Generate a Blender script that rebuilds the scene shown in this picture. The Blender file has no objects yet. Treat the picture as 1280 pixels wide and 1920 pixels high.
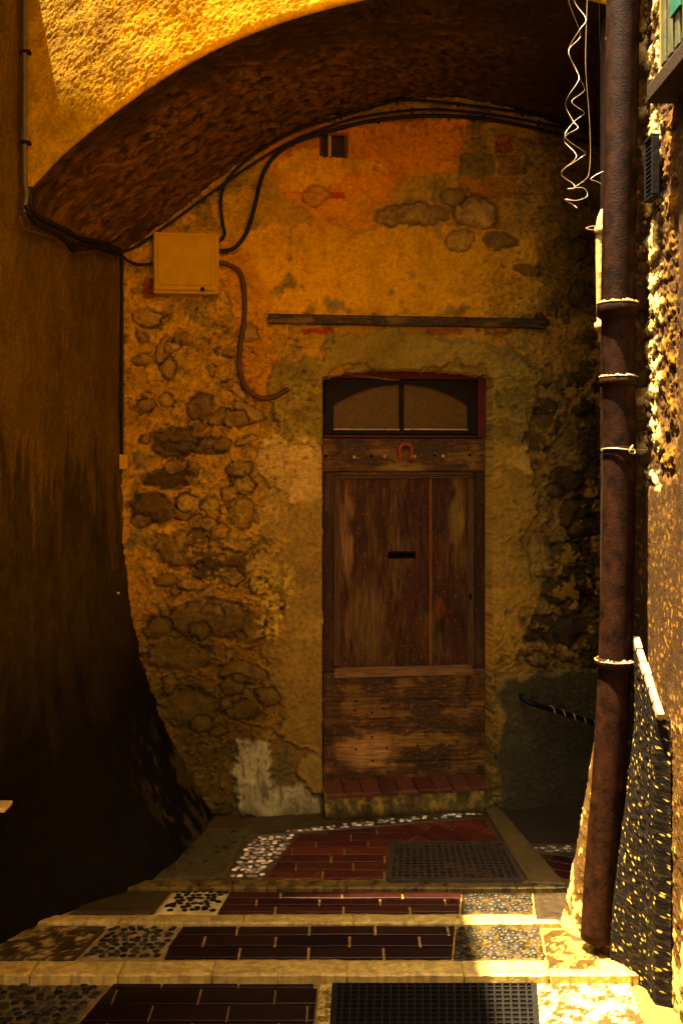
import bpy, bmesh, math, random
import numpy as np
from mathutils import Vector

S = bpy.context.scene
# ------------------------------------------------------------------ camera, sky, sun, exposure
F, HY, CH = 1870.0, 880.0, 1.95            # focal length and horizon (photo pixels), camera height (m)
cd = bpy.data.cameras.new('camera'); cam = bpy.data.objects.new('camera', cd); S.collection.objects.link(cam)
cam.location = (0, 0, CH); cam.rotation_euler = (math.radians(90), 0, 0)
cd.sensor_fit = 'VERTICAL'; cd.sensor_height = 36; cd.sensor_width = 24
cd.lens = 36 * F / 1920; cd.shift_y = -(960 - HY) / 1920; cd.clip_start = 0.05; cd.clip_end = 500
S.camera = cam
SUN_DIR = Vector((0.20, 0.066, -1.0))     # steep sun, slightly from behind and from the left
w = bpy.data.worlds.new('World'); S.world = w; w.use_nodes = True
nt = w.node_tree; bg = nt.nodes['Background']
sky = nt.nodes.new('ShaderNodeTexSky'); sky.sky_type = 'NISHITA'; sky.sun_disc = False
sky.sun_elevation = math.asin(-SUN_DIR.normalized().z); sky.sun_rotation = math.atan2(-SUN_DIR.x, -SUN_DIR.y)
sky.air_density = 0.6; sky.dust_density = 5.0; sky.ozone_density = 0.3
nt.links.new(sky.outputs[0], bg.inputs[0]); bg.inputs[1].default_value = 0.06
sd = bpy.data.lights.new('sun', 'SUN'); sd.energy = 5.0; sd.angle = math.radians(1.0); sd.color = (1.0, 0.86, 0.64)
so = bpy.data.objects.new('sun', sd); S.collection.objects.link(so)
so.rotation_euler = SUN_DIR.to_track_quat('-Z', 'Y').to_euler(); so.location = (0, 2, 9)
vs = S.view_settings; vs.view_transform = 'Standard'; vs.look = 'None'; vs.gamma = 1.0; vs.exposure = 4.0
vs.use_white_balance = True; vs.white_balance_temperature = 8800; vs.white_balance_tint = 10
S.cycles.max_bounces = 12; S.cycles.diffuse_bounces = 6; S.cycles.use_denoising = True
S.cycles.sample_clamp_indirect = 6.0

# ------------------------------------------------------------------ numeric helpers
rng = random.Random(7)
def _h(ix, iy, s):
    n = (ix.astype(np.int64) * 374761393 + iy.astype(np.int64) * 668265263 + s * 1442695041) & 0xffffffff
    n = ((n ^ (n >> 13)) * 1274126177) & 0xffffffff
    n = ((n ^ (n >> 16)) * 2246822519) & 0xffffffff
    return ((n ^ (n >> 15)) & 0xffffff) / float(0xffffff)
def perlin(x, y, s=0):
    ix, iy = np.floor(x), np.floor(y); fx, fy = x - ix, y - iy
    def g(ox, oy):
        a = _h(ix + ox, iy + oy, s) * 2 * np.pi
        return np.cos(a) * (fx - ox) + np.sin(a) * (fy - oy)
    u = fx**3 * (fx * (fx * 6 - 15) + 10); v = fy**3 * (fy * (fy * 6 - 15) + 10)
    a = g(0, 0) * (1 - u) + g(1, 0) * u; b = g(0, 1) * (1 - u) + g(1, 1) * u
    return (a * (1 - v) + b * v) * 1.5
def fbm(x, y, o=4, s=0, gain=.5):
    r = 0; a = 1.0; t = 0
    for k in range(o):
        r = r + a * perlin(x * 2**k + 17.3 * k, y * 2**k - 9.1 * k, s + k * 7); t += a; a *= gain
    return r / t * 1.3
def worley(x, y, s=0):
    ix, iy = np.floor(x), np.floor(y)
    f1 = np.full(x.shape, 9.0); f2 = f1.copy(); cid = np.zeros(x.shape)
    for ox in (-1, 0, 1):
        for oy in (-1, 0, 1):
            jx, jy = ix + ox, iy + oy
            d = np.hypot(jx + .15 + .7 * _h(jx, jy, s) - x, jy + .15 + .7 * _h(jx, jy, s + 5) - y)
            near = d < f1
            f2 = np.where(near, f1, np.minimum(f2, d)); cid = np.where(near, _h(jx, jy, s + 9), cid); f1 = np.where(near, d, f1)
    return f1, f2, cid
def ss(a, b, x):
    t = np.clip((x - a) / (b - a), 0, 1); return t * t * (3 - 2 * t)
def inpoly(x, y, poly):
    r = np.zeros(x.shape, bool); n = len(poly)
    for i in range(n):
        x0, y0 = poly[i]; x1, y1 = poly[(i + 1) % n]
        if y0 == y1: continue
        c = ((y0 > y) != (y1 > y)) & (x < (x1 - x0) * (y - y0) / (y1 - y0) + x0)
        r ^= c
    return r
def ell(x, y, cx, cy, rx, ry, ang=0):
    c, s_ = math.cos(math.radians(ang)), math.sin(math.radians(ang))
    dx, dy = x - cx, y - cy
    return 1 - np.hypot((dx * c + dy * s_) / rx, (-dx * s_ + dy * c) / ry)
def blur(m, n):
    for _ in range(n):
        q = np.pad(m, 1, mode='edge'); m = (q[:-2, 1:-1] + q[2:, 1:-1] + q[1:-1, :-2] + q[1:-1, 2:] + 2 * m) / 6
    return m
class Paint:
    """albedo, relief and roughness of a surface, built up in layers of plaster, stone and stain"""
    def __init__(self, shape, col, rough=.85):
        self.c = np.empty(shape + (3,)); self.c[:] = col; self.h = np.zeros(shape); self.r = np.full(shape, rough)
    def lay(self, m, col, h=None, hk=0.3, r=None, k=1.0):
        m = np.clip(m * 1.0, 0, 1); mk = (m * k)[..., None]
        self.c = self.c * (1 - mk) + np.asarray(col) * mk
        if h is not None: self.h = self.h * (1 - m) + (self.h * hk + h) * m
        if r is not None: self.r = self.r * (1 - m) + r * m
    def mul(self, f): self.c = self.c * f[..., None]
    def rgba(self): return np.concatenate([np.clip(self.c * np.array([1.0, .875, .40]), .0008, .9), np.clip(self.r, .05, 1)[..., None]], -1)

# ------------------------------------------------------------------ where things are: photo pixels to metres
def P(px, py, Y): return ((px - 640) / F * Y, Y, CH + (HY - py) / F * Y)
WK = 0.12                                   # the rear wall turns away slightly towards the right
def wall_y(X): return 5.5 + WK * (X - .35)
WN = Vector((WK, -1, 0)).normalized()
def Wp(px, py, off=0.0):
    a = (px - 640) / F
    Y = (5.5 - .35 * WK - off * math.sqrt(1 + WK * WK)) / (1 - WK * a)
    return (a * Y, Y, CH + (HY - py) / F * Y)
LEV = [(-2.16, .055), (-1.93, 0), (-1.948, 0), (-1.987, 0)]   # z = c + k*Y relative to the camera
def Fl(px, py, lev, dz=0.0):
    c, k = LEV[lev]; b = (py - HY) / F; Y = -c / (k + b)
    return ((px - 640) / F * Y, Y, CH + c + k * Y + dz)
def fz(x, y, lev): return CH + LEV[lev][0] + LEV[lev][1] * y
def left_x(Y): return -1.355 - .179 * (4.26 - Y)

# ------------------------------------------------------------------ object helpers
def tag(o, label=None, cat=None, group=None, kind=None):
    if label: o['label'] = label
    if cat: o['category'] = cat
    if group: o['group'] = group
    if kind: o['kind'] = kind
    return o
def thing(name, loc, label, cat, group=None):
    o = bpy.data.objects.new(name, None); S.collection.objects.link(o); o.location = loc; o.empty_display_size = .1
    return tag(o, label, cat, group)
def make(name, V, faces, mat, parent=None, cols=None, smooth=True, loops=None):
    V = np.asarray(V, dtype=np.float64).reshape(-1, 3)
    if parent is not None:
        org = np.array(parent.location); q = parent.parent
        while q is not None: org = org + np.array(q.location); q = q.parent
    else: org = np.array([(V[:, 0].min() + V[:, 0].max()) / 2, (V[:, 1].min() + V[:, 1].max()) / 2, V[:, 2].min()])
    V = V - org
    me = bpy.data.meshes.new(name)
    if isinstance(faces, np.ndarray):
        n = len(faces); k = faces.shape[1]
        me.vertices.add(len(V)); me.loops.add(n * k); me.polygons.add(n)
        me.vertices.foreach_set('co', V.astype(np.float32).ravel())
        me.loops.foreach_set('vertex_index', faces.astype(np.int32).ravel())
        me.polygons.foreach_set('loop_start', (np.arange(n) * k).astype(np.int32))
        me.update(calc_edges=True); me.validate()
    else:
        me.from_pydata([tuple(v) for v in V], [], faces); me.update()
    me.polygons.foreach_set('use_smooth', np.full(len(me.polygons), bool(smooth)))
    if cols is not None:
        at = me.color_attributes.new('Col', 'FLOAT_COLOR', 'POINT')
        at.data.foreach_set('color', np.asarray(cols, dtype=np.float32).ravel())
    me.materials.append(mat)
    o = bpy.data.objects.new(name, me); S.collection.objects.link(o)
    if parent is not None: o.parent = parent
    else: o.location = org
    return o
def grid_faces(n, m):
    i = np.arange(n * m).reshape(n, m)
    return np.stack([i[:-1, :-1], i[1:, :-1], i[1:, 1:], i[:-1, 1:]], -1).reshape(-1, 4)
def grid(name, Pn, paint, mat, parent=None, drop=None):
    n, m = Pn.shape[:2]; f = grid_faces(n, m)
    if drop is not None: f = f[~drop.ravel()]
    return make(name, Pn.reshape(-1, 3), f, mat, parent, paint.rgba().reshape(-1, 4))
def gnormals(Pn):
    du = np.gradient(Pn, axis=0); dv = np.gradient(Pn, axis=1); n = np.cross(du, dv)
    return n / (np.linalg.norm(n, axis=-1, keepdims=True) + 1e-9)
class MB:
    def __init__(s): s.v = []; s.f = []; s.c = []
    def add(s, V, Fa, col=None):
        b = len(s.v); s.v += [tuple(p) for p in V]; s.f += [[i + b for i in q] for q in Fa]
        s.c += [tuple(col) if col is not None else (.1, .1, .1, .8)] * len(V); return s
    def box(s, c, d, col=None, rot=None, bev=0.0):
        hx, hy, hz = d[0] / 2, d[1] / 2, d[2] / 2; b = min(bev, hx * .9, hy * .9, hz * .9)
        bm = bmesh.new(); bmesh.ops.create_cube(bm, size=1)
        for v in bm.verts: v.co = (v.co.x * d[0], v.co.y * d[1], v.co.z * d[2])
        if b > 0: bmesh.ops.bevel(bm, geom=bm.edges[:], offset=b, segments=2, affect='EDGES', profile=.5)
        bm.verts.index_update(); V = [v.co.copy() for v in bm.verts]; Fa = [[v.index for v in f.verts] for f in bm.faces]; bm.free()
        if rot is not None: V = [rot @ v for v in V]
        return s.add([v + Vector(c) for v in V], Fa, col)
    def wbox(s, p0, p1, o0, o1, col=None, bev=.004):
        """box on the rear wall between two photo corners, from offset o0 to offset o1 in front of it"""
        a = Vector(Wp(p0[0], p0[1], o1)); b = Vector(Wp(p1[0], p1[1], o1)); tv = Vector((1, WK, 0)).normalized()
        wd = (b - a).dot(tv); ht = abs(a.z - b.z); cc = (a + b) / 2 - WN * ((o1 - o0) / 2)
        from mathutils import Matrix
        return s.box(cc, (wd, abs(o1 - o0), ht), col, Matrix.Rotation(math.atan(WK), 3, 'Z'), bev)
    def tube(s, pts, r, col=None, seg=10, res=None, cap=True):
        pts = [Vector(p) for p in pts]
        if res:
            q = []; n = len(pts)
            for i in range(n - 1):
                p0, p1, p2, p3 = pts[max(i - 1, 0)], pts[i], pts[i + 1], pts[min(i + 2, n - 1)]
                for k in range(res):
                    t = k / res
                    q.append(.5 * ((2 * p1) + (p2 - p0) * t + (2 * p0 - 5 * p1 + 4 * p2 - p3) * t * t + (3 * p1 - p0 - 3 * p2 + p3) * t**3))
            pts = q + [pts[-1]]
        n = len(pts); rr = r if isinstance(r, (list, tuple)) else [r] * n
        if len(rr) != n: rr = [rr[min(int(i / max(n - 1, 1) * (len(rr) - 1) + .5), len(rr) - 1)] for i in range(n)]
        V = []; Fa = []; prev = None
        for i, p in enumerate(pts):
            t = (pts[min(i + 1, n - 1)] - pts[max(i - 1, 0)]); t = t.normalized() if t.length > 1e-9 else Vector((0, 0, 1))
            if prev is None: u = t.orthogonal().normalized()
            else:
                u = prev - t * prev.dot(t); u = u.normalized() if u.length > 1e-6 else t.orthogonal().normalized()
            prev = u; b = t.cross(u)
            for k in range(seg):
                a = 2 * math.pi * k / seg; V.append(p + (u * math.cos(a) + b * math.sin(a)) * rr[i])
        for i in range(n - 1):
            for k in range(seg):
                k2 = (k + 1) % seg; Fa.append([i * seg + k, i * seg + k2, (i + 1) * seg + k2, (i + 1) * seg + k])
        if cap: Fa.append(list(range(seg))[::-1]); Fa.append([(n - 1) * seg + k for k in range(seg)])
        return s.add(V, Fa, col)
    def build(s, name, mat, parent=None, smooth=False):
        return make(name, s.v, s.f, mat, parent, s.c, smooth)

# ------------------------------------------------------------------ materials
def nmat(name, rough=.8, bump=.3, bscale=60, var=.35, vscale=25, spec=.3, col=None, stretch=None, metal=0.0, bdist=.004):
    m = bpy.data.materials.new(name); m.use_nodes = True; n = m.node_tree.nodes; L = m.node_tree.links.new; b = n['Principled BSDF']
    geo = n.new('ShaderNodeNewGeometry'); pos = geo.outputs['Position']
    if stretch:
        mp = n.new('ShaderNodeMapping'); mp.inputs['Scale'].default_value = stretch; L(pos, mp.inputs[0]); pos = mp.outputs[0]
    n1 = n.new('ShaderNodeTexNoise'); n1.inputs['Scale'].default_value = vscale; n1.inputs['Detail'].default_value = 7; n1.inputs['Roughness'].default_value = .65; L(pos, n1.inputs['Vector'])
    mr = n.new('ShaderNodeMapRange'); mr.inputs['From Min'].default_value = .3; mr.inputs['From Max'].default_value = .7
    mr.inputs['To Min'].default_value = 1 - var; mr.inputs['To Max'].default_value = 1 + var; L(n1.outputs['Fac'], mr.inputs['Value'])
    mx = n.new('ShaderNodeMix'); mx.data_type = 'RGBA'; mx.blend_type = 'MULTIPLY'; mx.inputs[0].default_value = 1
    at = n.new('ShaderNodeAttribute'); at.attribute_name = 'Col'
    if col is None: L(at.outputs['Color'], mx.inputs[6])
    else: mx.inputs[6].default_value = (*col, 1)
    L(mr.outputs[0], mx.inputs[7]); L(mx.outputs[2], b.inputs['Base Color'])
    n2 = n.new('ShaderNodeTexNoise'); n2.inputs['Scale'].default_value = bscale; n2.inputs['Detail'].default_value = 8; n2.inputs['Roughness'].default_value = .6; L(pos, n2.inputs['Vector'])
    bp = n.new('ShaderNodeBump'); bp.inputs['Strength'].default_value = bump; bp.inputs['Distance'].default_value = bdist; L(n2.outputs['Fac'], bp.inputs['Height']); L(bp.outputs[0], b.inputs['Normal'])
    rm = n.new('ShaderNodeMath'); rm.operation = 'MULTIPLY_ADD'
    L(n1.outputs['Fac'], rm.inputs[0]); rm.inputs[1].default_value = .3
    if col is None:
        r2 = n.new('ShaderNodeMath'); r2.operation = 'SUBTRACT'; L(at.outputs['Alpha'], r2.inputs[0]); r2.inputs[1].default_value = .15; L(r2.outputs[0], rm.inputs[2])
    else: rm.inputs[2].default_value = rough - .15
    rm.use_clamp = True
    L(rm.outputs[0], b.inputs['Roughness']); b.inputs['Specular IOR Level'].default_value = spec; b.inputs['Metallic'].default_value = metal
    return m
M_wall = nmat('old_plaster', bump=.55, bscale=130, var=.22, vscale=95, spec=.08, bdist=.006)
M_grain = nmat('coarse_render', bump=.6, bscale=120, var=.35, vscale=80, bdist=.005, spec=.1)
M_stone = nmat('wet_stone', bump=.5, bscale=70, var=.4, vscale=30, spec=.25)
M_tile = nmat('wet_brick_tile', bump=.4, bscale=60, var=.45, vscale=40, spec=.10)
M_peb = nmat('wet_pebble', bump=.3, bscale=90, var=.5, vscale=30, spec=.12)
M_wood = nmat('weathered_wood', bump=.7, bscale=14, var=.6, vscale=9, stretch=(9, 9, .8), spec=.12)
M_woodh = nmat('weathered_wood_across', bump=.7, bscale=14, var=.6, vscale=9, stretch=(.8, 9, 11), spec=.12)
M_cable = nmat('black_cable', .55, .2, 80, .4, 30, .15, (.005, .0035, .0025))
M_conduit = nmat('brown_conduit', .55, .3, 80, .4, 30, .15, (.060, .024, .008))
M_rust = nmat('rusty_iron', .6, .5, 120, .9, 20, .05, (.0100, .0030, .0009))
M_shoe = nmat('red_rust', .7, .8, 120, .5, 60, .06, (.22, .045, .010))
M_black = nmat('black_iron', .45, .4, 90, .4, 40, .15, (.004, .0034, .003))
M_box = nmat('aged_cream_paint', .6, .15, 60, .15, 14, .06, (.33, .165, .010))
M_wire = nmat('pale_wire', .35, .1, 80, .3, 40, .6, (.20, .145, .06))
M_pale = nmat('pale_collar', .7, .7, 90, .6, 30, .2, (.34, .22, .08))
M_glass = nmat('dusty_glass', .35, .15, 200, .25, 40, .06, (.080, .040, .009))
M_dark = nmat('dark_void', .9, .1, 50, .2, 20, .03, (.0025, .002, .0015))
M_green = nmat('green_shutter_paint', .5, .3, 60, .3, 20, .4, (.05, .05, .018))
M_frame = nmat('dark_window_frame', .6, .4, 60, .4, 25, .05, (.010, .0065, .003))
M_redp = nmat('dark_red_paint', .6, .4, 60, .5, 25, .12, (.055, .006, .004))

def A(*p): return np.array(p, dtype=float)

# ================================================================== REAR WALL
def rear_wall():
    s = np.arange(-1.75, 2.35, .0058); z = np.arange(-2.02, 2.32, .0058)
    SS, ZZ = np.meshgrid(s, z, indexing='ij')
    X = .35 + SS * 1 / math.sqrt(1 + WK * WK); Y = 5.5 + SS * WK / math.sqrt(1 + WK * WK)
    px = 640 + F * X / Y; py = HY - F * ZZ / Y
    w1 = fbm(px / 75, py / 75, 4, 1); w2 = fbm(px / 75, py / 75, 4, 50)
    f1 = fbm(px / 16, py / 16, 3, 21); f2 = fbm(px / 16, py / 16, 3, 31)
    wx = px + 26 * w1 + 9 * f1; wy = py + 26 * w2 + 9 * f2
    big = fbm(px / 160, py / 160, 3, 77); med = fbm(px / 40, py / 40, 5, 91); fine = fbm(px / 9, py / 9, 3, 61)
    P_ = Paint(px.shape, (.25, .155, .06))
    # rubble core: field stones in earth mortar
    a, b, cid = worley(wx / 62, wy / 44, 3)
    st = ss(.05, .22, b - a) * (cid > .38)
    sc = np.stack([.07 + .11 * cid, .052 + .075 * cid, .03 + .03 * cid], -1) * (1 + .5 * med[..., None])
    P_.h += .006 * med + .004 * fine
    P_.lay(st * .8, sc); P_.h += .016 * st * (1 - a)
    a2, b2, c2 = worley(wx / 24 + 4, wy / 19, 13)
    s2 = ss(.08, .3, b2 - a2) * (c2 > .62) * (1 - st)
    P_.lay(s2 * .7, A(.13, .09, .045)); P_.h += .007 * s2
    rub = P_.h.copy()
    def lay(poly, col, h, soft=None, k=1.0, r=None, hk=.25, brk=None):
        m = inpoly(wx, wy, poly).astype(float)
        if brk is not None: m = m * (1 - ss(.0, .1, med + .35 * big + .2 * fine - brk))
        cm = np.clip(blur(m, 5) + .35 * fine * blur(m, 14) * (1 - blur(m, 14)) * 4, 0, 1); hm = blur(m, 1)
        P_.c = P_.c * (1 - (cm * k)[..., None]) + np.asarray(col) * (1 + .28 * big + .26 * med + .16 * fine)[..., None] * (cm * k)[..., None]
        P_.h = P_.h * (1 - hm) + (P_.h * hk + h) * hm
        if r is not None: P_.r = P_.r * (1 - hm) + r * hm
        return m
    # thin ochre float coat over most of the upper and middle wall, broken through to the stones
    lay([(180, 440), (520, 180), (1400, 180), (1400, 640), (1040, 700), (800, 620), (640, 700), (520, 760), (480, 1000), (560, 1250), (520, 1400), (180, 1400)], (.37, .20, .05), .013, brk=.12, k=.88, hk=.5)
    lay([(440, 430), (1010, 430), (1010, 600), (440, 600)], (.50, .26, .045), .017, brk=.42, k=.9)  # brighter ochre, painting the glow on the upper wall
    lay([(410, 470), (470, 480), (505, 560), (510, 650), (540, 700), (515, 760), (465, 745), (440, 640)], (.36, .165, .038), .022)
    lay([(490, 230), (870, 220), (860, 330), (735, 338), (722, 385), (640, 420), (590, 400), (520, 350), (490, 320)], (.47, .165, .03), .02, brk=.55)
    lay([(500, 300), (560, 290), (700, 300), (730, 320), (600, 345), (520, 350)], (.50, .25, .06), .022, brk=.4)
    lay([(560, 370), (700, 350), (690, 420), (600, 440)], (.46, .19, .045), .014, brk=.3)
    for (x0, y0, x1, y1, c) in ((858, 290, 925, 332, (.15, .11, .05)), (925, 255, 958, 290, (.20, .06, .03)), (855, 335, 965, 372, (.28, .12, .04)), (928, 292, 985, 332, (.20, .10, .04)),
                                (565, 617, 627, 626, (.30, .035, .015)), (800, 618, 865, 627, (.20, .06, .02)), (905, 622, 950, 630, (.17, .06, .02)), (618, 362, 645, 376, (.36, .04, .015)), (270, 520, 300, 560, (.20, .05, .02))):
        m = inpoly(px + 5 * f1, py + 5 * f2, [(x0, y0), (x1, y0), (x1, y1), (x0, y1)]); P_.lay(m, np.array(c) * (1 + .25 * med[..., None]), .018, hk=.4)
    SM = np.zeros(px.shape); small = []
    for k in range(46):
        x, y = rng.uniform(250, 470), rng.uniform(590, 1000); rr = rng.uniform(6, 17); small.append((x, y, rr * rng.uniform(1, 1.7), rr, rng.uniform(-25, 25), rng.choice((.11, .15, .19, .22, .08))))
    for k in range(26):
        x, y = rng.uniform(1005, 1110), rng.uniform(400, 1240); rr = rng.uniform(8, 22); small.append((x, y, rr * rng.uniform(1, 1.8), rr, rng.uniform(-25, 25), rng.choice((.03, .045, .07))))
    for k in range(22):
        x, y = rng.uniform(290, 520), rng.uniform(1000, 1390); rr = rng.uniform(8, 20); small.append((x, y, rr * rng.uniform(1, 1.8), rr, rng.uniform(-25, 25), rng.choice((.05, .08, .12))))
    small = tuple(small)
    # single stones that stand out
    for (cx, cy, rx, ry, an, c) in ((375, 762, 27, 22, 0, .07), (286, 957, 33, 27, 10, .045), (342, 961, 19, 15, 20, .06), (393, 956, 18, 25, 0, .12), (452, 905, 26, 19, 0, .09), (452, 884, 26, 12, -5, .11),
                                    (330, 826, 44, 26, 0, .05), (322, 894, 46, 23, -8, .035), (450, 960, 22, 28, 0, .08), (592, 367, 22, 19, 0, .15), (770, 405, 62, 20, -4, .13), (895, 400, 44, 30, 6, .18), (850, 372, 24, 12, 0, .17),
                                    (860, 450, 24, 17, 0, .20), (940, 450, 30, 14, 5, .12), (990, 505, 22, 10, 0, .03), (315, 690, 18, 20, 10, .10), (305, 655, 14, 26, 30, .13), (365, 840, 60, 10, 10, .05), (460, 1180, 46, 26, 5, .12),
                                    (390, 1160, 70, 34, -4, .09), (330, 1230, 60, 30, 0, .07), (450, 1330, 28, 16, 0, .03), (455, 1260, 45, 22, 8, .10), (520, 1168, 22, 26, 20, .17), (350, 1030, 60, 30, 5, .08), (420, 1060, 55, 22, -8, .06),
                                    (1040, 1180, 60, 26, 0, .035), (1050, 1110, 40, 22, 20, .03), (1075, 960, 25, 25, 0, .03), (1020, 800, 24, 40, 0, .05), (1065, 900, 30, 22, 0, .028), (440, 725, 20, 10, 0, .12), (350, 1330, 55, 34, 0, .08)) + small:
        e = ell(px + 14 * w1 + 5 * f1, py + 12 * w2 + 5 * f2, cx, cy, rx, ry, an)
        m = ss(0, .07, e); SM = np.maximum(SM, m); kk = rng.uniform(.8, 1.35); P_.lay(m, np.array([c * 1.2 * kk, c * .74 * kk, c * .36 * kk]) * (1 + .6 * med[..., None] + .4 * f1[..., None] + .3 * fine[..., None]), None, k=(.95 if rx > 25 else rng.uniform(.45, .9)))
        P_.h = P_.h * (1 - m) + (rub * .2 + .004 + .030 * np.sqrt(np.clip(e, 0, 1)) + .006 * f1) * m; gap = ss(-.22, -.06, e) * (1 - m) * ss(-.3, .3, f1 + .5); P_.h -= .018 * gap; P_.lay(gap * .6, A(.022, .014, .007))
    # cement and plaster repairs round the doorway
    lay([(500, 690), (600, 672), (622, 640), (700, 628), (860, 632), (960, 650), (1000, 700), (990, 790), (960, 880), (905, 880), (905, 690), (615, 690), (615, 840), (520, 835), (505, 780)], (.205, .145, .048), .034, hk=.5)
    lay([(480, 815), (612, 830), (612, 950), (545, 958), (500, 900)], (.46, .31, .15), .027)
    lay([(540, 945), (615, 930), (615, 1420), (540, 1400), (500, 1260), (525, 1160), (530, 1050), (490, 1000)], (.26, .17, .068), .03, hk=.3)
    lay([(470, 1000), (500, 900), (540, 960), (530, 1100), (500, 1200), (470, 1100)], (.36, .24, .10), .016, brk=.05, k=.8)
    lay([(905, 840), (1000, 825), (1000, 900), (985, 1010), (1000, 1080), (930, 1240), (905, 1260)], (.26, .16, .048), .028, hk=.3)
    lay([(962, 835), (1000, 832), (1000, 880), (960, 882)], (.44, .27, .08), .033)
    lay([(905, 1100), (1000, 1080), (1010, 1150), (960, 1240), (905, 1260)], (.36, .205, .055), .02, brk=.1)
    # right-hand end with its shade painted dark, loose flakes of ochre on it
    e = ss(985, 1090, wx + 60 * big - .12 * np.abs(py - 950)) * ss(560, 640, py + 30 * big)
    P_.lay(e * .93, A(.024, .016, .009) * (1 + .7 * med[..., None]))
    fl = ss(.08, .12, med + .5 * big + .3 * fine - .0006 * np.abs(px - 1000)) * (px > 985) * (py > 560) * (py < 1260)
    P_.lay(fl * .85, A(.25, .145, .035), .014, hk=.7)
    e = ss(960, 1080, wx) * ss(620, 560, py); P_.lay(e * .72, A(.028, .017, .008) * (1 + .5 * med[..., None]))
    # grey cement panel low on the right
    m = lay([(935, 1290), (985, 1262), (1060, 1258), (1200, 1262), (1500, 1260), (1500, 1700), (900, 1700), (925, 1480)], (.046, .041, .030), .032, hk=.12, r=.7)
    lay([(905, 1240), (935, 1290), (928, 1480), (905, 1490)], (.17, .105, .035), .026)
    # earth-stained lower left with shade painted towards the foot, lichen and whitewash
    e = ss(1020, 1350, wy) * ss(560, 430, wx); e2 = ss(-.1, .5, (wy - 1180) / 330 + .25 * med + .3 * big) * (px < 607); P_.lay(e2 * .5, A(.075, .052, .018) * (1 + .5 * med[..., None])); P_.lay(e * .82, A(.050, .037, .014) * (1 + .6 * med[..., None]))
    li = ss(.12, .3, fine + med * .6) * ss(0, .5, ell(px, py, 510, 1110, 50, 110)); P_.lay(li * .9, A(.48, .36, .07), .004, hk=1)
    li = ss(.05, .3, fine + med) * ss(0, .6, ell(px, py, 440, 1000, 150, 180)); P_.lay(li * .6, A(.34, .22, .06), .003, hk=1)
    lay([(440, 1395), (498, 1398), (505, 1475), (545, 1480), (600, 1500), (600, 1540), (440, 1530), (450, 1480)], (.27, .27, .26), .03, r=.5); dp_ = ss(.1, .3, fbm(px / 10, py / 60, 4, 891)) * ss(0, .3, ell(px, py, 520, 1470, 110, 90)); P_.lay(dp_ * .6, A(.04, .036, .028))
    lay([(560, 1420), (585, 1412), (608, 1430), (608, 1490), (560, 1490)], (.19, .135, .055), .045)
    e = ss(.0, .5, ell(wx, wy, 530, 1440, 28, 40)); P_.lay(e * .8, A(.08, .07, .045))
    e = ss(1500, 1540, wy) * (px < 1000); P_.lay(e * .9, A(.03, .026, .016), r=.4)
    for (x, y) in ((748, 480), (910, 484), (605, 478), (1003, 415)):
        P_.h -= .02 * ss(0, .4, ell(px, py, x, y, 5, 5))
    # cracks
    for pts in (((495, 760), (485, 830), (478, 860)), ((850, 320), (855, 345), (735, 335), (722, 385), (700, 400)), ((540, 330), (610, 370), (700, 360))):
        for (xa, ya), (xb, yb) in zip(pts[:-1], pts[1:]):
            t = np.clip(((px - xa) * (xb - xa) + (py - ya) * (yb - ya)) / ((xb - xa)**2 + (yb - ya)**2), 0, 1)
            d = np.hypot(px + 5 * f1 - xa - t * (xb - xa), py + 5 * f2 - ya - t * (yb - ya)); P_.h -= .007 * ss(3.2, .8, d)
    def terr(n, k, w=.12):
        q = n * k; fr = q - np.floor(q); return (np.floor(q) + ss(1 - w, 1, fr)) / k
    t1 = fbm(wx / 48, wy / 40, 5, 811, .55); t2 = fbm(wx / 20, wy / 15, 4, 823, .6)
    smooth_ = ss(0, .4, ell(px, py, 575, 1180, 80, 380)) * .6 + .6 * ss(0, .4, ell(px, py, 680, 440, 330, 260)) + .6 * ss(0, .4, ell(px, py, 770, 670, 240, 80)) + .8 * ss(0, .3, ell(px, py, 520, 1470, 110, 90)) + .5 * ss(0, .4, ell(px, py, 950, 1020, 70, 260)) + .75 * inpoly(px, py, [(930, 1262), (1300, 1262), (1300, 1600), (930, 1600)])
    rgh = 1 - np.clip(smooth_ + .85 * SM, 0, .85)
    P_.h += rgh * (.016 * terr(t1, 3.2) + .008 * terr(t2, 3.0)); step = terr(t1, 3.2) + .6 * terr(t2, 3.0)
    P_.mul(1 + rgh * (.42 * step + .2 * fine))
    lz = ss(0, .5, ell(wx, wy, 390, 1190, 190, 230)) * (1 - .8 * SM); t3 = fbm(wx / 80 + .1 * wy / 60, wy / 22, 5, 861, .58)
    P_.h += lz * .030 * terr(t3, 3.6, .2); P_.mul(1 + lz * .5 * terr(t3, 3.6, .2))
    spk = ss(.40, .48, fbm(px / 6, py / 4.5, 3, 871)); P_.lay(spk * .22 * (.4 + .6 * rgh), A(.42, .27, .07)); spd = ss(.42, .5, fbm(px / 7, py / 5, 3, 881)); P_.lay(spd * .35 * (.3 + .7 * rgh), A(.035, .020, .009))
    def crev_shade(n, k): q = n * k; fr = np.abs(q - np.round(q)); return ss(.09, .01, fr)
    cv = crev_shade(t1, 3.2) * ss(-.2, .25, f1 + med) + .7 * crev_shade(t2, 3.0) * ss(.0, .4, f2 + big); cv = np.clip(cv, 0, 1) * (.35 + .65 * rgh)
    P_.mul(1 - .55 * cv); P_.h -= .004 * cv  # crevices darkened in the colour to stand for their shade
    pit = ss(.34, .5, fbm(px / 11, py / 8, 3, 833)) * rgh; P_.h -= .008 * pit; P_.mul(1 - .45 * pit)
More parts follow.
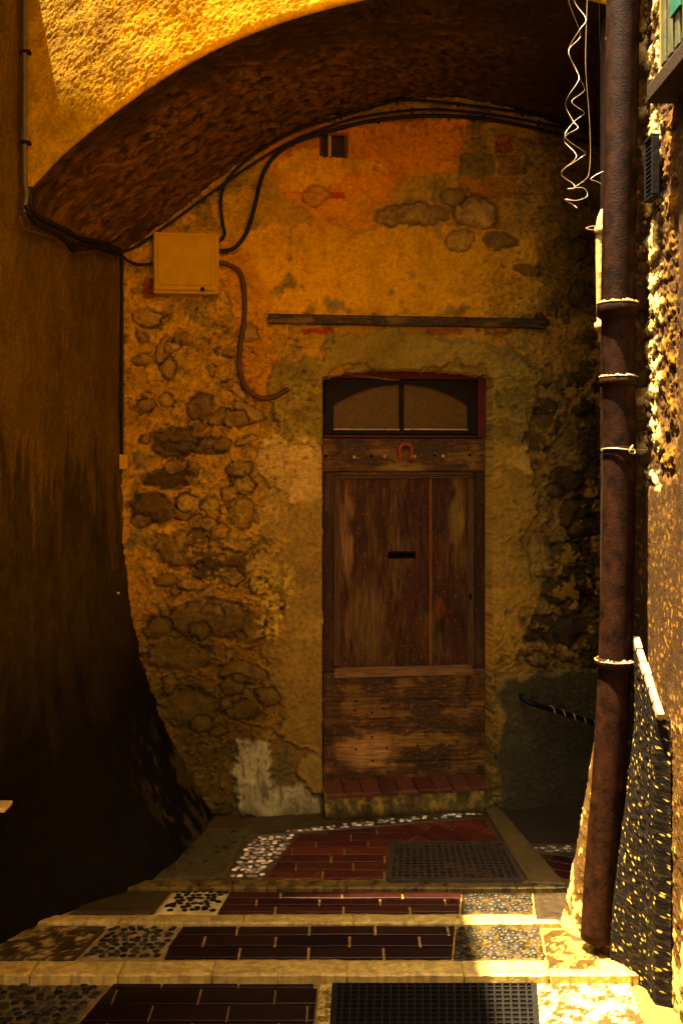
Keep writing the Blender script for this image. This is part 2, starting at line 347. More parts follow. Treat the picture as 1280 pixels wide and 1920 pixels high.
    gr = ss(.22, .5, fbm(px / 30, py / 24, 5, 841, .65) + .3 * big) * rgh; P_.lay(gr * .5 * ss(520, 900, py + 200 * big), A(.060, .036, .014))
    P_.h += .005 * med + .0030 * fine + .010 * big
    # doorway and vent niche are let into the wall
    arch = 694 + 14 * ((px - 762) / 155)**2 + 3 * f1
    door = (px > 604 + 2 * w1) & (px < 918 + 2 * w1) & (py > arch) & (py < 1495)
    P_.h = np.where(door, -.17, P_.h)
    nic = (px > 599) & (px < 682 + 3 * f1) & (py > 250) & (py < 296 + 3 * f2); P_.h = np.where(nic & (px < 650), -.05, P_.h)
    n = np.array([WN.x, WN.y, 0]); Pn = np.stack([X, Y, CH + ZZ], -1) + P_.h[..., None] * n
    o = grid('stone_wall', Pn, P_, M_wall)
    tag(o, 'old rear wall of patched ochre plaster and rubble with the wooden door in it', 'wall')
rear_wall()

# ================================================================== ARCHED FACADE AND VAULT
FY = 4.26
FC = np.array([(40, 400), (52, 365), (75, 335), (110, 298), (200, 222), (300, 150), (400, 93), (500, 50), (600, 18), (700, -6), (800, -20), (900, -25), (1000, -20), (1120, 2), (1250, 45), (1400, 125), (1550, 235), (1680, 365), (1720, 420)], float)
BC = np.array([(205, 500), (228, 478), (300, 424), (400, 343), (500, 272), (600, 224), (700, 194), (800, 182), (900, 190), (1000, 214), (1100, 250), (1200, 300), (1300, 372), (1400, 465), (1440, 510)], float)
fx = (FC[:, 0] - 640) / F * FY; fzv = (HY - FC[:, 1]) / F * FY
bp_ = np.array([Wp(x, y) for x, y in BC]); bx, bzv = bp_[:, 0], bp_[:, 2] - CH
def smooth_interp(x, xs, ys):
    m = np.gradient(ys, xs); i = np.clip(np.searchsorted(xs, x) - 1, 0, len(xs) - 2); h = xs[i + 1] - xs[i]; t = (x - xs[i]) / h
    t = np.clip(t, 0, 1)
    return (2*t**3-3*t**2+1)*ys[i] + (t**3-2*t**2+t)*h*m[i] + (-2*t**3+3*t**2)*ys[i+1] + (t**3-t**2)*h*m[i+1]
aw = thing('arched_wall', (.3, FY, 0), 'sunlit yellow plaster wall pierced by a wide dark vaulted arch', 'arch')
def facade():
    x = np.concatenate([np.arange(-1.42, .45, .0065), np.arange(.45, 2.5, .03)])
    d = np.concatenate([np.linspace(0, .03, 6), np.arange(.036, 1.15, .0065), np.arange(1.2, 3.4, .08)])
    XX, DD = np.meshgrid(x, d, indexing='ij'); zb = smooth_interp(np.clip(XX, fx[0], fx[-1]), fx, fzv)
    ZZ = zb + DD; px = XX * 400; pz = ZZ * 400
    med = fbm(px / 30, pz / 30, 5, 5); fine = fbm(px / 8, pz / 3.4, 4, 8, .65); big = fbm(px / 170, pz / 170, 3, 12)
    P_ = Paint(XX.shape, (.52, .31, .028)); P_.mul(1 + .18 * big + .25 * med + .30 * fine)
    m = ss(.05, .4, med + big * .8 + .0); P_.lay(m * .5, A(.28, .17, .03))
    dr = ss(-.5, .55, fbm(px / 26, pz / 60, 4, 44) + .5 * big + (-.88 - XX) * 2.2 - .25 * (ZZ - 1.7)); P_.lay(dr * .85, A(.20, .125, .009) * (1 + .6 * med[..., None] + .4 * fine[..., None]))  # dark stain at the left, also painting the shade there
    P_.h = .006 * big + .0012 * med + .0024 * fine + .0012 * fbm(px / 3, pz / 1.6, 2, 71)
    r = .03; Yo = np.where(DD < r, r - np.sqrt(np.clip(r * r - (r - DD)**2, 0, None)), 0)
    edge = .012 * fbm(px / 22, px * 0 + 3, 4, 99) * ss(.10, .03, DD) * ss(0, .02, DD)
    Pn = np.stack([XX, FY + Yo - P_.h, CH + ZZ + edge], -1)
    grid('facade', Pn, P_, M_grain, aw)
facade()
def vault():
    t = np.linspace(0, 1, 420); v = np.linspace(-.02, 1.06, 190)
    xf = -1.40 + t * (fx[-1] - .02 + 1.40); xb = -1.20 + t * (bx[-1] - .01 + 1.20)
    f = np.stack([xf, np.full_like(xf, FY + .03), smooth_interp(np.clip(xf, fx[0], fx[-1]), fx, fzv)], -1)
    b = np.stack([xb, wall_y(xb), smooth_interp(np.clip(xb, bx[0], bx[-1]), bx, bzv)], -1)
    Pn = f[:, None] * (1 - v[None, :, None]) + b[:, None] * v[None, :, None]; Pn[..., 2] += CH - .006
    n = gnormals(Pn); n *= np.sign(-n[..., 2:3] + 1e-6)
    U = np.broadcast_to((t * 1500)[:, None], (len(t), len(v))); V = np.broadcast_to((v * 480)[None], U.shape)
    wu = U + 14 * fbm(U / 40, V / 40, 3, 4); wv = V + 14 * fbm(U / 40, V / 40, 3, 14)
    med = fbm(wu / 17, wv / 24, 6, 2, .62); big = fbm(U / 140, V / 200, 4, 6); fine = fbm(U / 4.5, V / 9, 3, 7)
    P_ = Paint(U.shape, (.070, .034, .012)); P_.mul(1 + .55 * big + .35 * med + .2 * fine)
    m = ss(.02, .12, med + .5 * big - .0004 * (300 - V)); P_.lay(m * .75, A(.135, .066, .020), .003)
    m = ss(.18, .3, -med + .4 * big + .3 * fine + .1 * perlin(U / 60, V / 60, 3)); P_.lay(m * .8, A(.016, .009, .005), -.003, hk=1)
    m = ss(150, 20, V + 60 * big); P_.lay(m * .75, A(.018, .010, .005))                # darker along the outer edge
    m = ss(520, 1000, U + 90 * big) ; P_.lay(m * .8, A(.026, .015, .007))  # right part darkened, its shade put into the colour
    tq = fbm(wu / 22, wv / 34, 5, 61, .58) * 3.4; fr = np.abs(tq - np.round(tq)); st_ = np.floor(tq + .5) / 3.4
    P_.h += .010 * st_; P_.mul(1 + .32 * st_); cv = ss(.08, .01, fr) * ss(-.15, .3, fine + big); P_.mul(1 - .5 * cv); P_.h -= .003 * cv  # crevice lines shaded by colour
    P_.h += .008 * big + .003 * med + .003 * fine
    P_.h *= ss(-.02, .03, v)[None, :] 
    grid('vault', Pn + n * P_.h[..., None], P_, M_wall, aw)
vault()

# ================================================================== LEFT WALL
def left_wall():
    y = np.concatenate([np.arange(-5, 1.5, .12), np.arange(1.5, 3.3, .022), np.arange(3.3, 5.5, .0075)]); z = np.concatenate([np.arange(-2.06, 2.3, .0085), np.arange(2.34, 2.36, .01)])
    YY, ZZ = np.meshgrid(y, z, indexing='ij'); u = YY * 400; v = -ZZ * 400
    fl = np.interp(-ZZ, [.35, .7, 1.05, 1.33, 1.62, 1.85, 2.1], [0, .035, .11, .20, .33, .46, .56]) * ss(4.05, 4.85, YY)
    med = fbm(u / 30, v / 38, 5, 3, .6); big = fbm(u / 90, v / 130, 4, 9); fine = fbm(u / 6, v / 6, 3, 19); drip = fbm(u / 30, v / 300, 4, 29)
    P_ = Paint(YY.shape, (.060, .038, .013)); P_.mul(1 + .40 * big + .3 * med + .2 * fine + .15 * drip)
    m = ss(.05, .3, drip) * ss(.2, .8, ZZ) ; P_.lay(m * .4, A(.045, .025, .009))
    # rising damp: a dark tide with ragged tongues, and painted shade below it
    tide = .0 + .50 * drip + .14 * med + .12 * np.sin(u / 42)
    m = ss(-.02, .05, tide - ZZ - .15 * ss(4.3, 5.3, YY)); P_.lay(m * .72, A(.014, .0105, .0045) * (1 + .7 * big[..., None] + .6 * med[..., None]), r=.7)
    m = ss(-.25, .5, -.75 + .15 * drip + .35 * big - ZZ); P_.lay(m * .95, A(.0016, .0013, .0009) * (1 + .6 * med[..., None]), r=.75)  # black foot: the shade is painted into the colour
    m = ss(.1, .45, med + big) * ss(4.7, 5.0, YY) * ss(-1.2, -1.5, ZZ); P_.lay(m * .4, A(.07, .06, .04))
    gq = fbm(u / 3, v / 3, 3, 37); P_.mul(1 + .25 * gq + .2 * fine); pk = ss(.45, .58, fbm(u / 5, v / 6, 3, 47)) * ss(-.3, .4, ZZ); P_.lay(pk * .5, A(.12, .08, .03), .002, hk=1)
    P_.h += .012 * big + .005 * med + .003 * fine + .002 * gq
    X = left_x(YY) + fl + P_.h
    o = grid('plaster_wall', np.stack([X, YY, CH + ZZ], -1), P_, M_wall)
    tag(o, 'damp-stained brown plaster wall on the left side, flaring out at its shade-painted foot', 'wall')
    mb = MB(); mb.box((-1.11, -.40, CH + 2.42), (1.56, 9.2, .18), (.20, .125, .045, .85), None, .03); mb.build('sun_blocker', M_wall, o)  # unseen slab added overhead to keep the sun off the steps
left_wall()

# ================================================================== RIGHT WALL
def right_x(Y): return 1.225 + .0 * Y
def right_wall():
    y = np.concatenate([np.arange(-5, 1.2, .12), np.arange(1.2, 2.9, .02), np.arange(2.9, 4.262, .0065)]); z = np.concatenate([np.arange(-2.06, 2.3, .0075), np.arange(2.34, 5.6, .1)])
    YY, ZZ = np.meshgrid(y, z, indexing='ij'); u = YY * 400; v = -ZZ * 400
    med = fbm(u / 30, v / 30, 5, 103); big = fbm(u / 110, v / 160, 4, 109); fine = fbm(u / 6, v / 6, 3, 119); drip = fbm(u / 16, v / 300, 4, 129)
    P_ = Paint(YY.shape, (.60, .38, .14)); P_.lay(ss(.1, -.5, ZZ), A(.16, .09, .03)); near = ss(3.0, 3.3, YY + .2 * big); P_.lay(near, A(.034, .017, .006)); P_.mul(1 + .3 * big + .3 * med + .2 * fine + .4 * drip)  # unseen upper stretch made extra pale to bounce sun inside
    P_.lay(near * ss(.30, .42, fbm(u / 12, v / 9, 4, 133) + .5 * big) * .9 * (.35 + .65 * ss(-.3, -.7, ZZ)), A(.26, .14, .03))  # flecks of sun painted onto the plaster
    P_.h = .004 * big + .002 * med + .0013 * fine
    # bare rubble band that runs down from the top
    edge = -.08 + .08 * med + .05 * big
    m = ss(0, .04, ZZ - edge) * ss(3.62, 3.68, YY + .08 * med)
    a, b, c = worley(u / 26 + med * .6, v / 20 + big * .5, 41)
    st = ss(.04, .25, b - a)
    P_.lay(m, np.stack([.035 + .05 * c, .018 + .026 * c, .007 + .007 * c], -1) * (.45 + .6 * st)[..., None] * (1 + .4 * med[..., None]))
    sh = fbm(u / 46 + .3 * med, v / 34, 5, 151, .55); P_.h += m * (-.012 + .003 * st + .009 * sh + .002 * fine)
    sun_band = ss(.14, .06, np.abs(YY - 3.95 - .10 * fbm(v / 60, v * 0 + 5, 3, 161))); mg = m * ss(.12, .24, sh + .3 * med + .2 * fine); P_.lay(mg * .9, A(.15, .075, .015), .004, hk=1)
    mm = m * sun_band * ss(.02, .08, sh + .3 * med + .2 * fine); P_.lay(mm * .95, A(.55, .46, .34), .002, hk=1)  # pale and gold flecks are sunlight painted on the rubble
    # battered footing at the corner of the passage
    fl = np.interp(-ZZ, [.80, 1.2, 1.6, 1.95, 2.1], [0, .05, .12, .185, .21]) * ss(3.86, 4.03, YY)
    lo = ss(-.75, -1.1, ZZ) ; P_.lay(lo * .7, A(.055, .030, .010) * (1 + .5 * med[..., None]), .006, hk=1); P_.lay(lo * ss(.40, .5, med + .4 * fine + .5 * ss(-1.6, -1.85, ZZ)) * .9, A(.46, .36, .22))  # pale patches paint the sun on the footing
    P_.h += lo * (.002 * fine + .004 * med)
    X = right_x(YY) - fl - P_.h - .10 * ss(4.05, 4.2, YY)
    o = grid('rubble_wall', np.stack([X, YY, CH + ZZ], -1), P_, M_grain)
    tag(o, 'rough right-hand wall of bare rubble and brown plaster behind the drainpipe', 'wall')
    # inner side of its end, facing the passage
    mb = MB(); mb.box((1.75, 4.36, CH - .1), (1.2, .16, 4.4), (.10, .065, .03, .85)); e = mb.build('end_face', M_wall, o)
    mb = MB(); mb.box((2.32, 4.95, CH - .1), (.16, 1.6, 4.4), (.08, .055, .03, .85))
    tag(mb.build('passage_wall', M_wall), 'dark plaster wall closing the side passage beyond the drainpipe', 'wall')
right_wall()

# ================================================================== GROUND AND PAVING
def clip(poly, a, b):
    out = []; n = len(poly)
    def side(p): return (b[0] - a[0]) * (p[1] - a[1]) - (b[1] - a[1]) * (p[0] - a[0])
    for i in range(n):
        p, q = poly[i], poly[(i + 1) % n]; sp, sq = side(p), side(q)
        if sp >= 0: out.append(p)
        if (sp >= 0) != (sq >= 0):
            t = sp / (sp - sq); out.append((p[0] + t * (q[0] - p[0]), p[1] + t * (q[1] - p[1])))
    return out
def area(p): return sum(p[i][0] * p[(i + 1) % len(p)][1] - p[(i + 1) % len(p)][0] * p[i][1] for i in range(len(p))) / 2
def ccw(p): return p if area(p) > 0 else p[::-1]
def pxpoly(pts, lev): return ccw([Fl(x, y, lev)[:2] for x, y in pts])
def inset(p, d):
    n = len(p); out = list(p)
    for i in range(n):
        a, b = p[i], p[(i + 1) % n]; L = math.hypot(b[0] - a[0], b[1] - a[1])
        if L < 1e-6: continue
        nx, ny = -(b[1] - a[1]) / L * d, (b[0] - a[0]) / L * d
        out = clip(out, (a[0] + nx, a[1] + ny), (b[0] + nx, b[1] + ny))
        if len(out) < 3: return []
    return out
def slab(mb, poly, lev, top, thick, col, bev=.004, jit=0):
    """one paving unit: a convex outline with a rounded arris"""
    p2 = inset(poly, bev)
    if len(poly) < 3 or len(p2) != len(poly): p2 = None
    j = [rng.uniform(-jit, jit) for _ in range(3)]
    cx = sum(p[0] for p in poly) / len(poly); cy = sum(p[1] for p in poly) / len(poly)
    def zz(p, d): return fz(p[0], p[1], lev) + top + d + j[0] + (p[0] - cx) * j[1] * 6 + (p[1] - cy) * j[2] * 6
    V = [(p[0], p[1], zz(p, -thick)) for p in poly] + [(p[0], p[1], zz(p, -bev * .7)) for p in poly]; n = len(poly)
    Fa = [[i, (i + 1) % n, n + (i + 1) % n, n + i] for i in range(n)]
    if p2:
        V += [(p[0], p[1], zz(p, 0)) for p in p2]; Fa += [[n + i, n + (i + 1) % n, 2 * n + (i + 1) % n, 2 * n + i] for i in range(n)] + [list(range(2 * n, 3 * n))]
    else: Fa += [list(range(n, 2 * n))]
    mb.add(V, Fa, col)
def bricks(name, poly, lev, L, H, ang=0.0, gap=.009, off=0.0, col=(.026, .0065, .0034), top=.008, ox=0, oy=0, holes=()):
    mb = MB(); c, s_ = math.cos(ang), math.sin(ang)
    loc = [((x * c + y * s_), (-x * s_ + y * c)) for x, y in poly]
    x0, x1 = min(p[0] for p in loc), max(p[0] for p in loc); y0, y1 = min(p[1] for p in loc), max(p[1] for p in loc)
    r = 0; yy = y0 + oy
    while yy < y1:
        xx = x0 - L + (L * .5 if r % 2 else 0) + ox + rng.uniform(-.03, .03)
        while xx < x1:
            l = L * rng.uniform(.93, 1.07)
            q = [(xx + gap / 2, yy + gap / 2), (xx + l - gap / 2, yy + gap / 2), (xx + l - gap / 2, yy + H - gap / 2), (xx + gap / 2, yy + H - gap / 2)]
            q = [(x * c - y * s_, x * s_ + y * c) for x, y in q]
            for i in range(len(poly)):
                q = clip(q, poly[i], poly[(i + 1) % len(poly)])
                if len(q) < 3: break
            if len(q) >= 3 and area(q) > .0004:
                k = rng.uniform(.55, 1.4); slab(mb, q, lev, top, .02, (col[0] * k, col[1] * k * rng.uniform(.8, 1.25), col[2] * k, rng.uniform(.30, .50)), .003, .0012)
            xx += l
        yy += H; r += 1
    return tag(mb.build(name, M_tile), kind='structure')
def pebbles(name, polys, lev, dx=.048, dy=.030, ang=0.0, top=.003, dark=.014, el=1.6):
    mb = MB(); c, s_ = math.cos(ang), math.sin(ang)
    for poly in polys:
        loc = [((x * c + y * s_), (-x * s_ + y * c)) for x, y in poly]
        x0, x1 = min(p[0] for p in loc), max(p[0] for p in loc); y0, y1 = min(p[1] for p in loc), max(p[1] for p in loc)
        r = 0; yy = y0
        while yy < y1:
            xx = x0 + (dx / 2 if r % 2 else 0)
            while xx < x1:
                qx, qy = xx + rng.uniform(-.3, .3) * dx, yy + rng.uniform(-.3, .3) * dy; wx, wy = qx * c - qy * s_, qx * s_ + qy * c
                ins = all((poly[(i+1) % len(poly)][0]-poly[i][0])*(wy-poly[i][1]) - (poly[(i+1) % len(poly)][1]-poly[i][1])*(wx-poly[i][0]) > .010 * math.hypot(poly[(i+1) % len(poly)][0]-poly[i][0], poly[(i+1) % len(poly)][1]-poly[i][1]) for i in range(len(poly)))
                if ins and rng.random() < .96:
                    a = dx * rng.uniform(.40, .58); b = dy * rng.uniform(.38, .54); hh = rng.uniform(.0035, .0065); th = ang + rng.gauss(0, .7); k = dark * rng.choice((.35, .6, .9, 1.2, 1.7))
                    V = []; Fa = []; n = 8; zb = fz(wx, wy, lev) + top + .0015; ph = [rng.uniform(.82, 1.12) for _ in range(n)]
                    for ring, (rr, zz) in enumerate(((1, 0), (.86, .6), (.5, .93))):
                        for i in range(n):
                            t = 2 * math.pi * i / n; ex, ey = math.cos(t) * a * rr * ph[i], math.sin(t) * b * rr * ph[i]
                            V.append((wx + ex * math.cos(th) - ey * math.sin(th), wy + ex * math.sin(th) + ey * math.cos(th), zb + hh * zz))
                    V.append((wx, wy, zb + hh))
                    for q in range(2):
                        for i in range(n): Fa.append([q*n+i, q*n+(i+1) % n, (q+1)*n+(i+1) % n, (q+1)*n+i])
                    for i in range(n): Fa.append([2*n+i, 2*n+(i+1) % n, 3*n])
                    mb.add(V, Fa, (k, k * .82, k * .55, rng.uniform(.35, .6)))
                xx += dx
            yy += dy; r += 1
    return tag(mb.build(name, M_peb, None, True), kind='structure')
def bed(name, poly, lev, top, col, rough=.6, res=.012, stain=None, mat=None, amp=.0025, drop=.16):
    """one sheet of mortar or cement under and between the paving units"""
    xs = [p[0] for p in poly]; ys = [p[1] for p in poly]
    n = max(4, int((max(xs) - min(xs)) / res)); m = max(4, int((max(ys) - min(ys)) / res))
    # bilinear patch over a quad (a, b, c, d counter-clockwise)
    U, V = np.meshgrid(np.linspace(0, 1, n), np.linspace(0, 1, m), indexing='ij'); q = np.array(poly)
    XY = (q[0] * ((1 - U) * (1 - V))[..., None] + q[1] * (U * (1 - V))[..., None] + q[2] * (U * V)[..., None] + q[3] * ((1 - U) * V)[..., None])
    u, v = XY[..., 0] * 400, XY[..., 1] * 400
    med = fbm(u / 26, v / 26, 5, 203); big = fbm(u / 90, v / 90, 3, 207); fine = fbm(u / 6, v / 6, 3, 213)
    P_ = Paint(U.shape, col, rough); P_.mul(1 + .25 * big + .3 * med + .2 * fine)
    if stain: P_.lay(ss(stain[1], stain[1] + .12, .8 * med + .3 * big + .6 * fine) * stain[2], np.array(stain[0]), r=stain[3])
    P_.h = amp * (med + .6 * fine + big)
    e = np.minimum(np.minimum(U, 1 - U) * (max(xs) - min(xs)), np.minimum(V, 1 - V) * (max(ys) - min(ys)))
    Z = CH + LEV[lev][0] + LEV[lev][1] * XY[..., 1] + top + P_.h - .006 * ss(.008, 0, e)
    Pn = np.concatenate([XY, Z[..., None]], -1)
    sk = [Pn[0, :], Pn[:, -1], Pn[-1, ::-1], Pn[::-1, 0]]
    # skirt so that the sheet is a real slab
    ring = np.concatenate([Pn[:-1, 0], Pn[-1, :-1], Pn[:0:-1, -1], Pn[0, :0:-1]]); low = ring.copy(); low[:, 2] -= drop
    rc = np.concatenate([P_.rgba()[:-1, 0], P_.rgba()[-1, :-1], P_.rgba()[:0:-1, -1], P_.rgba()[0, :0:-1]])
    base = n * m; k = len(ring); i = np.arange(k)
    f = np.concatenate([grid_faces(n, m), np.stack([base + i, base + (i + 1) % k, base + k + (i + 1) % k, base + k + i], -1)])
    return tag(make(name, np.concatenate([Pn.reshape(-1, 3), ring, low]), f, mat or M_stone, None, np.concatenate([P_.rgba().reshape(-1, 4), rc, rc])), kind='structure')
def quad(pts, lev): # far-left, far-right, near-right, near-left in photo pixels -> ccw from near-left
    p = [Fl(x, y, lev)[:2] for x, y in pts]; return [p[3], p[2], p[1], p[0]]

# the one big ground sheet far below everything
mb = MB(); mb.add([(-150, -150, -.12), (150, -150, -.12), (150, 150, -.12), (-150, 150, -.12)], [[0, 1, 2, 3]], (.08, .06, .04, .9)); tag(mb.build('ground', M_stone), kind='structure')
MORT = (.20, .14, .06); PALE = (.34, .31, .25); SLAB = (.032, .024, .012); NOSE = (.33, .27, .16); WETST = ((.03, .021, .009), -.02, .85, .25)
# tread bases (mortar beds)
bed('landing', [(-1.5, 4.55), (1.03, 4.55), (.80, 5.68), (-1.5, 5.45)], 0, -.006, (.045, .031, .014), .6, .014)
bed('side_passage', [(.78, 4.565), (2.4, 4.565), (2.4, 5.95), (.70, 5.85)], 0, -.035, (.022, .016, .010), .6, .03)
bed('step_tread', [(-1.6, 4.24), (1.75, 4.24), (1.75, 4.56), (-1.6, 4.56)], 1, -.002, MORT, .6, .012)
bed('step_tread', [(-1.7, 3.85), (1.25, 3.85), (1.25, 4.25), (-1.7, 4.25)], 2, -.002, MORT, .6, .012)
bed('step_tread', [(-2.6, -4.9), (1.3, -4.9), (1.3, 3.86), (-2.6, 3.86)], 3, -.002, (.10, .07, .035), .6, .03)
# nosing stones: rows of long kerb stones
def nosing(xs, y0, y1, lev, col, h=.016):
    mb = MB()
    for a, b in zip(xs[:-1], xs[1:]):
        k = rng.uniform(.8, 1.15); slab(mb, [(a + .003, y0 + rng.uniform(-.004, .004)), (b - .003, y0 + rng.uniform(-.004, .004)), (b - .003, y1), (a + .003, y1)], lev, h * .4, h + .05, (col[0] * k, col[1] * k, col[2] * k, .55), .007, .001)
    bm = bmesh.new(); vs_ = [bm.verts.new(v) for v in mb.v]
    lay = None
    return mb
def nose(name, xs, y0, y1, lev, col, dip=WETST):
    for a, b in zip(xs[:-1], xs[1:]):
        k = rng.uniform(.85, 1.1)
        bed(name, [(a + .002, y0), (b - .002, y0), (b - .002, y1), (a + .002, y1)], lev, .005, tuple(c * k for c in col), .55, .008, dip, None, .003, .09)
nose('step_edge', [-1.02, -.50, .02, .48, .80, 1.12], 4.545, 4.625, 0, (.11, .08, .03))
nose('step_edge', [-1.5, -.95, -.42, .05, .51, .93], 4.235, 4.315, 1, NOSE, ((.07, .048, .016), .05, .5, .3))
nose('step_edge', [-1.7, -1.2, -.86, -.50, .02, .47, .80, 1.12], 3.835, 3.95, 2, NOSE, ((.07, .048, .018), .08, .5, .3))
# landing
bricks('brick_paving', pxpoly([(497, 1650), (560, 1568), (752, 1549), (735, 1650)], 0), 0, .27, .083, 0, .009, col=(.060, .012, .006))
bricks('brick_paving', pxpoly([(735, 1649), (738, 1584), (752, 1549), (905, 1536), (985, 1648)], 0), 0, .25, .078, -.62, .009, col=(.060, .012, .006))
bed('mortar_bed', quad([(557, 1567), (904, 1535), (988, 1651), (495, 1651)], 0), 0, .0, (.19, .125, .045), .6)
pebbles('cobble_paving', [pxpoly([(420, 1648), (470, 1572), (560, 1562), (556, 1570), (492, 1648)], 0), pxpoly([(455, 1568), (470, 1552), (760, 1533), (900, 1517), (908, 1530), (750, 1546), (560, 1564)], 0)], 0, .032, .030, .1, .004, .42)
bed('cobble_bed', quad([(452, 1566), (560, 1566), (493, 1650), (412, 1650)], 0), 0, .002, (.05, .04, .025), .4)
bed('cobble_bed', quad([(462, 1550), (905, 1517), (908, 1533), (452, 1570)], 0), 0, .004, (.04, .03, .02), .4)
bed('stone_kerb', quad([(392, 1556), (470, 1556), (420, 1650), (285, 1652)], 0), 0, .012, (.060, .058, .050), .45, .012, WETST)
bed('stone_kerb', quad([(905, 1516), (935, 1516), (1062, 1664), (992, 1658)], 0), 0, .014, (.065, .045, .02), .6, .01)
pebbles('cobble_paving', [pxpoly([(985, 1590), (980, 1576), (1075, 1574), (1078, 1590)], 0)], 0, .030, .029, 0, -.028, .20)
bed('cobble_bed', quad([(975, 1570), (1080, 1570), (1085, 1592), (985, 1592)], 0), 0, -.029, (.05, .04, .025), .4)
bricks('brick_paving', pxpoly([(990, 1594), (1100, 1594), (1110, 1652), (1040, 1652)], 0), 0, .25, .083, -.4, .007, top=-.022)
# tread one
bricks('brick_paving', pxpoly([(434, 1671), (864, 1671), (860, 1714), (408, 1714)], 1), 1, .28, .072, 0, .010)
pebbles('cobble_paving', [pxpoly([(330, 1671), (430, 1671), (404, 1714), (296, 1714)], 1), pxpoly([(868, 1674), (996, 1674), (1000, 1714), (864, 1714)], 1)], 1, .031, .031, dark=.010)
bed('cobble_bed', quad([(326, 1670), (434, 1670), (408, 1715), (290, 1715)], 1), 1, .003, PALE, .4)
bed('cobble_bed', quad([(865, 1670), (996, 1670), (1000, 1715), (862, 1715)], 1), 1, .003, (.030, .019, .006), .4, .012, ((.006, .004, .0015), .02, .9, .4))
bed('paving_slab', quad([(200, 1669), (324, 1669), (286, 1715), (130, 1715)], 1), 1, .009, SLAB, .5)
bed('paving_slab', quad([(999, 1676), (1092, 1676), (1096, 1728), (1004, 1728)], 1), 1, .009, (.013, .008, .0028), .5)
# tread two
bricks('brick_paving', pxpoly([(345, 1737), (852, 1737), (846, 1800), (300, 1800)], 2), 2, .29, .098, 0, .011, col=(.009, .0026, .0018))
pebbles('cobble_paving', [pxpoly([(212, 1737), (342, 1737), (298, 1800), (152, 1800)], 2), pxpoly([(856, 1740), (1012, 1740), (1022, 1802), (848, 1802)], 2)], 2, .031, .031)
bed('cobble_bed', quad([(208, 1736), (345, 1736), (302, 1801), (146, 1801)], 2), 2, .003, (.15, .13, .10), .4)
bed('cobble_bed', quad([(854, 1739), (1012, 1739), (1022, 1803), (848, 1803)], 2), 2, .003, (.045, .031, .010), .4, .012, ((.006, .004, .0015), .06, .9, .4))
bed('paving_slab', quad([(60, 1735), (206, 1735), (140, 1801), (-60, 1801)], 2), 2, .009, (.030, .022, .012), .45, .012, ((.24, .20, .15), .2, .8, .3))
bed('paving_slab', quad([(1016, 1746), (1112, 1746), (1126, 1822), (1028, 1822)], 2), 2, .009, (.30, .20, .08), .45, .01, ((.014, .008, .0028), -.16, .97, .4))
# tread three, nearest
bricks('brick_paving', pxpoly([(215, 1846), (596, 1846), (580, 1990), (90, 1990)], 3), 3, .30, .115, 0, .008, col=(.006, .002, .0016))
pebbles('cobble_paving', [pxpoly([(-60, 1846), (205, 1846), (90, 1980), (-200, 1980)], 3)], 3, .036, .036)
bed('cobble_bed', quad([(-60, 1845), (212, 1845), (86, 1985), (-220, 1985)], 3), 3, .003, (.06, .05, .042), .35)
bed('stone_kerb', quad([(600, 1845), (627, 1845), (618, 1990), (584, 1990)], 3), 3, .010, NOSE, .5, .008, WETST)
bed('paving_slab', quad([(1004, 1846), (1180, 1846), (1230, 1990), (1012, 1990)], 3), 3, .010, (.50, .40, .27), .4, .009, ((.020, .011, .004), -.12, .97, .4))

M_iron = nmat('worn_iron', .5, .4, 90, .6, 40, .2, (.035, .024, .012))
def grate(lab, pts, lev, pitch, top=.012, M_black=M_black):
    q = [Fl(x, y, lev)[:2] for x, y in pts]     # far-left, far-right, near-right, near-left
    c = (sum(p[0] for p in q) / 4, sum(p[1] for p in q) / 4); t = thing('drain_grate', (c[0], c[1], fz(c[0], c[1], lev) - .03), lab, 'drain grate', 'iron drain grates in the paving')
    def at(u, v):
        x = (q[0][0] * (1-u) + q[1][0] * u) * (1-v) + (q[3][0] * (1-u) + q[2][0] * u) * v; y = (q[0][1] * (1-u) + q[1][1] * u) * (1-v) + (q[3][1] * (1-u) + q[2][1] * u) * v
        return (x, y, fz(x, y, lev) + top)
    def bar(mb, a, b, w_, h):
        a, b = Vector(a), Vector(b); d = (b - a).normalized(); s_ = d.cross(Vector((0, 0, 1))).normalized() * w_ / 2; u = Vector((0, 0, h))
        mb.add([a - s_, a + s_, b + s_, b - s_, a - s_ - u, a + s_ - u, b + s_ - u, b - s_ - u], [[0, 1, 2, 3], [4, 7, 6, 5], [0, 4, 5, 1], [1, 5, 6, 2], [2, 6, 7, 3], [3, 7, 4, 0]])
    fr = MB()
    for a, b in (((0, 0), (1, 0)), ((1, 0), (1, 1)), ((1, 1), (0, 1)), ((0, 1), (0, 0))): bar(fr, at(*a), at(*b), .022, .03)
    fr.build('frame', M_black, t)
    bs = MB(); W_ = math.dist(at(0, 0), at(1, 0)); H_ = math.dist(at(0, 0), at(0, 1)); n = int(W_ / pitch); m = int(H_ / pitch)
    for i in range(1, n): bar(bs, at(i / n, 0), at(i / n, 1), .007, .022)
    for j in range(1, m): a, b = at(0, j / m), at(1, j / m); bar(bs, (a[0], a[1], a[2] - .002), (b[0], b[1], b[2] - .002), .007, .022)
    bs.build('bars', M_black, t)
    pit = MB(); z = -.0095; pit.add([(*at(0, 0)[:2], at(0, 0)[2] + z), (*at(1, 0)[:2], at(1, 0)[2] + z), (*at(1, 1)[:2], at(1, 1)[2] + z), (*at(0, 1)[:2], at(0, 1)[2] + z)], [[3, 2, 1, 0]]); pit.build('pit', M_dark, t)
grate('black iron drain grate let into the red bricks before the door', [(736, 1585), (942, 1585), (978, 1655), (728, 1655)], 0, .030, .018, M_iron)
